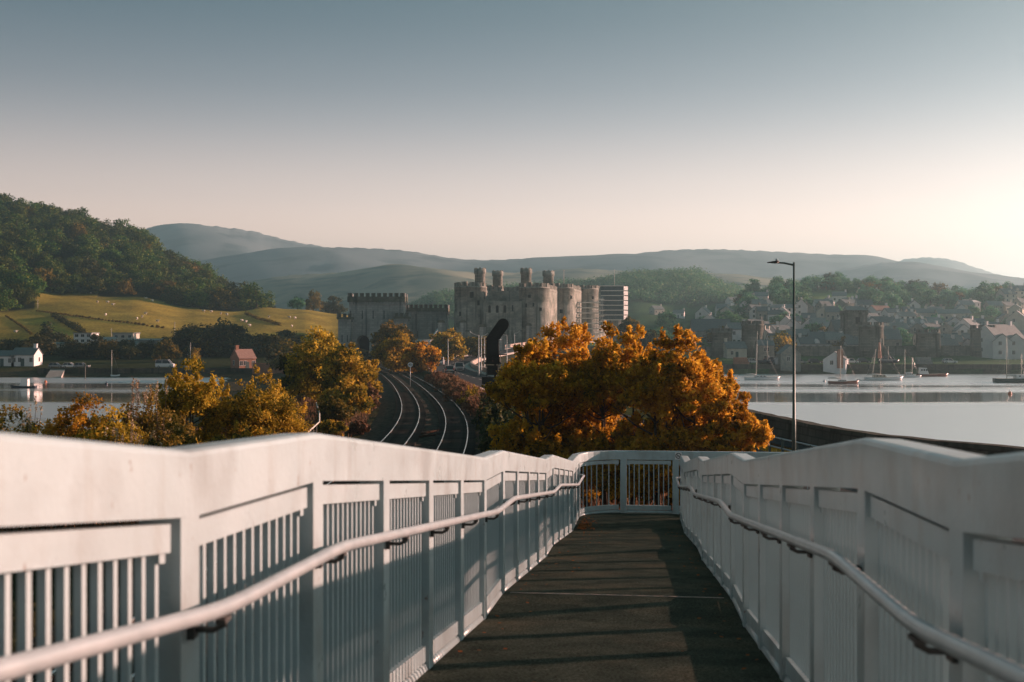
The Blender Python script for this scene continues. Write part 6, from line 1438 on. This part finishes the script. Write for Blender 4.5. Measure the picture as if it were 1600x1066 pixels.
for k in range(125):
    px = rr.uniform(1160, 1605); y = rr.uniform(484, 550)
    if any(abs(px - a) < 11 and abs(y - b) < 5 for a, b in fills): continue
    fills.append((px, y)); wh = rr.random()
    wall, word = ('white_wall', 'white') if wh < .5 else (('cream_wall', 'cream') if wh < .75 else ('stone_house', 'stone'))
    roof = rr.choice(['slate', 'slate', 'grey_slate']); lab = 'small %s house with %s roof %s' % (word, 'dark' if roof == 'slate' else 'pale', near(px, y, MARKS))
    o = T_(lab, px, y, rr.uniform(5.5, 8.5), rr.uniform(5, 6.5), rr.uniform(2.8, 4.2), rr.uniform(1.8, 2.6), wall, roof, rr.choice([0, 8, -10, 65, 80, 30]), win=(3, rr.choice([1, 2])), chim=rr.choice([(1,), (-1, 1), ()]), group='small houses of the crowded town'); named.append((lab, px, o))
for k in range(16):
    px = rr.uniform(1010, 1330); y = rr.uniform(470, 500) if px > 1140 else rr.uniform(486, 512); lab = 'pale house half hidden by trees ' + near(px, y, MARKS)
    o = T_(lab, px, y, rr.uniform(6, 9), 6, rr.uniform(3, 4.5), 2.2, rr.choice(['white_wall', 'white_wall', 'cream_wall']), 'grey_slate', rr.choice([0, 20, 70, -15]), win=(3, 1), chim=(1,), group='pale houses half hidden on the upper slope'); named.append((lab, px, o))
number(named)
# church tower
cp = hit(1334, 546, 348); d = cp.y; ct = empty('church_tower', cp, R(6), 'square dark stone church tower among the town roofs', 'church tower'); hh = CZ - (488 - 533) / F * d - cp.z; w_ = 15.5 / F * d
MB().box((-w_, -w_, -2), (w_, w_, hh - 1)).box((-w_ - .2, -w_ - .2, hh * .55), (w_ + .2, w_ + .2, hh * .55 + .35)).obj('wall', M['townwall'], ct)
MB().box((-w_ - .25, -w_ - .25, hh - 1), (w_ + .25, w_ + .25, hh - .2)).obj('parapet', M['townwall'], ct); mm = merlon_mesh(w_ * .34, .6, .7, M['townwall'])
for k in range(4):
    for s in (-1, 1): link('merlon', mm, ct, (-w_ + 2 * w_ * (k + .5) / 4, s * w_, hh - .22)); link('merlon', mm, ct, (s * w_, -w_ + 2 * w_ * (k + .5) / 4, hh - .22), (0, 0, math.pi / 2))
MB().box((-.8, -w_ - .04, hh * .68), (.8, -w_ + .5, hh * .86)).obj('belfry_opening', M['dark'], ct); MB().box((w_ - .5, -.8, hh * .68), (w_ + .04, .8, hh * .86)).obj('belfry_opening', M['dark'], ct)
T_('dark church nave roof beside the tower', 1318, 540, 9, 10, 5.5, 4.0, 'stone_house', 'slate', 0, name='church', cat='church', win=(3, 1), chim=(), group=None)
# town wall along the quay with round towers
dW = 392
tw_ = wall_run('town_wall', 'dark medieval town wall running behind the quay', [(P(px, 0, dW).x, dW, H1(P(px, 0, dW).x, dW)) for px in range(1092, 1660, 14)], 3.2, 1.6, M['townwall'], zoff=-2)
for px, r_, h_ in [(1128, 3.6, 8.5), (1176, 3.8, 11), (1361, 4.2, 10.5), (1450, 4, 8), (1536, 4.2, 9.5)]:
    q = P(px, 0, dW); b = Vector((q.x, dW, H1(q.x, dW))) - Vector(tw_.location); o = empty('wall_tower', b); o.parent = tw_
    MB().lathe([(r_ * 1.05, -2), (r_, h_ * .5), (r_ * .98, h_ - .8), (r_ * 1.03, h_ - .7), (r_ * 1.03, h_), (r_ * .8, h_), (r_ * .8, h_ - 1), (.1, h_ - 1)], 20).obj('wall', M['townwall'], o)
    mm = merlon_mesh(1.4, .7, .9, M['townwall'])
    for k in range(9): a = 6.283 * k / 9; link('merlon', mm, o, (r_ * .9 * math.cos(a), r_ * .9 * math.sin(a), h_ - .02), (0, 0, a + math.pi / 2))
# quay
wall_run('quay_wall', 'long grey quay wall below the town', [(P(px, 0, 347).x, 347, 0) for px in range(1010, 1700, 15)], 2.7, .9, M['sea_stone'], group='shore walls')
rr = random.Random(14)
for px, d, rz, paint, style, lab in [(1202, 356, 80, 'car_red', 'hatch', 'small red car on the quay by the boathouse'), (1160, 356, 85, 'car_dark', 'hatch', 'dark car on the quay right of the orange tree'), (1177, 358, 95, 'car_white', 'hatch', 'white car on the quay behind the sloop mast'), (1210, 354, 90, 'car_white', 'van', 'white van parked on the quay left of the boathouse'), (1330, 358, 92, 'car_white', 'suv', 'white car beside the quay bungalow'), (1389, 358, 88, 'car_silver', 'van', 'pale van behind the ketch'), (1350, 360, 85, 'car_dark', 'hatch', 'dark car between the bungalow and the ketch'), (1484, 358, 90, 'car_white', 'hatch', 'white car on the quay right of the fishing boat'), (1250, 356, 88, 'car_silver', 'hatch', 'silver car behind the lamp column'), (1274, 357, 90, 'car_dark', 'suv', 'dark car left of the quay bungalow')]:
    car(lab, ground(px, d), R(rz), paint, style, 4.4, 1.8, 1.6 if style != 'van' else 2.3, 'cars on the quays')
for px, d, w_, m_, lab in [(1158, 352, 4.6, 'brick', 'stack of reddish fish crates at the left end of the quay'), (1216, 351, 2.2, 'hull_white', 'white fish tub on the quay edge'), (1245, 351, 2.0, 'hull_orange', 'orange tub on the quay edge by the lamp column'), (1444, 352, 4.8, 'grey_slate', 'grey kiosk behind the fishing boat')]:
    b = ground(px, d); o = empty('quay_crate', b, 0, lab, 'crate', 'crates on the quay')
    for k in range(3): MB().box((-w_ / 2, -1, .75 * k), (w_ / 2 - .3 * k, 1, .75 * k + .62)).box((-w_ / 2 - .05, -1.05, .75 * k + .621), (w_ / 2 - .3 * k + .05, 1.05, .75 * k + .71)).obj('crate', M[m_], o)
for px, y0, d, lab in [(1199, 532, 352, 'bare mast of a boat laid up by the tiny quay house'), (1231.5, 531, 352, 'bare mast of a boat laid up by the boathouse'), (1388, 541, 352, 'bare wooden mast behind the ketch')]:
    b = ground(px, d); t = P(px, y0, d); o = empty('laid_up_boat', b, 0, lab, 'boat', 'boats laid up on the quay'); mb = MB(); hull(mb, 6, 1.9, .9, .75); h_ = mb.obj('hull', M['hull_navy'], o, (0, 0, .6)); MB().tube([(0, 0, 1), (0, 0, t.z - b.z)], [.09, .05], 6).obj('mast', M['spar'], o)
    for x in (-1.6, 1.6): MB().box((x - .1, -.8, -.1), (x + .1, .8, .65)).obj('cradle', M['timber'], o)
# town trees
TG = 'trees on the town hillside'
for px, d, yt, w_, lab, pl in [(1176, 720, 436, 1.3, 'broad round tree on the left of the town skyline', TP), (1215, 725, 430, 1.2, 'tall rounded tree left of the lamp head', TP), (1298, 740, 421, 1.2, 'tallest dark tree on the town skyline', DP), (1262, 735, 438, 1.4, 'low tree clump right of the lamp column', TP), (1384, 740, 430, 1.3, 'rounded skyline tree, first right of the tallest', TP), (1432, 735, 431, 1.4, 'dark flat-topped skyline tree', DP), (1352, 735, 433, 1.1, 'pale skyline tree beside the tallest', OP), (1466, 730, 437, 1.3, 'gold-tinged tree on the town skyline', OP), (1540, 640, 437, 1.1, 'large oak-like tree at the right of the skyline, dark half', TP), (1561, 645, 440, .9, 'large tree at the right of the skyline, golden half', OP), (1590, 690, 447, 1.0, 'small skyline tree above the tall villas', TP), (1408, 735, 436, 1.2, 'low skyline tree between two taller ones', TP), (1324, 735, 432, 1.1, 'skyline tree touching the tallest one', TP),
        (1216, 395, 513, 1.3, 'orange autumn tree behind the bare masts', GP), (1290, 450, 508, 1.2, 'small gold tree left of the church', GP), (1316, 402, 519, .95, 'rounded russet-brown tree by the church', OP), (1435, 400, 533, .9, 'pointed dark conifer above the quay wall', DP), (1447, 420, 522, .8, 'slim golden tree beside the conifer', GP), (1532, 395, 532, 1.6, 'ivy-gold bush on top of the town wall', OP), (1140, 440, 500, 2.0, 'flat gold-topped hedge behind the half-timbered house', OP), (1545, 560, 490, 1.2, 'dark green tree below the large right-hand tree', TP)]:
    at_px(pl, px, 0, yt, lab, TG + ', single ones', w_, d)
rr = random.Random(8); n_ = 0; tn_ = []
while n_ < 190:
    px = rr.uniform(1010, 1625); d = rr.uniform(430, 745)
    if px < 1150 and d > 600: continue
    if 1262 < px < 1335 and 560 < d < 680: continue
    up_ = d > 590
    if not up_ and rr.random() < .35: continue
    n_ += 1; h_ = rr.uniform(7, 11) if up_ else rr.uniform(3.5, 6.5)
    g_ = ground(px, d) - Vector((0, 0, .4)); ty = 533 - (g_.z + h_ * .5 - CZ) / d * F; lab = ('leafy hilltop tree ' if up_ else 'leafy tree among houses ') + near(px, ty, MARKS)
    o = plant(rr.choice(TP + TP + TP + OP[:2]), g_, h_, rr.random() * 6.28, 'town_tree', lab, TG + (', upper slope' if up_ else ', among houses'), rr.uniform(1.0, 1.5)); tn_.append((lab, px, o))
number(tn_)
# far wooded ridge behind the castle: reads as one mass
def far_wood():
    rs = np.random.RandomState(4); cl = []; 
    for _ in range(2300):
        px = rs.uniform(560, 1200); d = rs.uniform(900, 1180)
        if px < 680 and d < 1040: continue
        g = ground(px, d); s = rs.uniform(5, 9); cl.append((np.array([g.x, g.y, g.z + s * .35]), (s * .8, s * .8, s * .62), .2 + .6 * rs.rand()))
    o = link('far_wood', leaf_mesh('far_wood', rs, cl, 110000, .95, M['lf_town'], flat=.2, solid=.3)); tag(o, 'hazy wooded ridge behind the castle and town', 'wood', None, 'stuff')
far_wood()

# ------------------------------------------------------------------ evening haze
def haze():
    m = bpy.data.materials.new('evening_haze'); m.use_nodes = True; n = m.node_tree; n.nodes.clear(); out = n.nodes.new('ShaderNodeOutputMaterial'); v = n.nodes.new('ShaderNodeVolumePrincipled')
    v.inputs['Color'].default_value = (.50, .88, 1.0, 1); v.inputs['Density'].default_value = HAZE; v.inputs['Anisotropy'].default_value = .64; n.links.new(v.outputs[0], out.inputs['Volume'])
    o = MB().box((-5400, -5400, -3.2), (5400, 6200, 345)).obj('haze', m); tag(o, 'thin bluish evening haze filling the whole estuary', 'haze', None, 'stuff')
HAZE = 3.0e-4
haze()
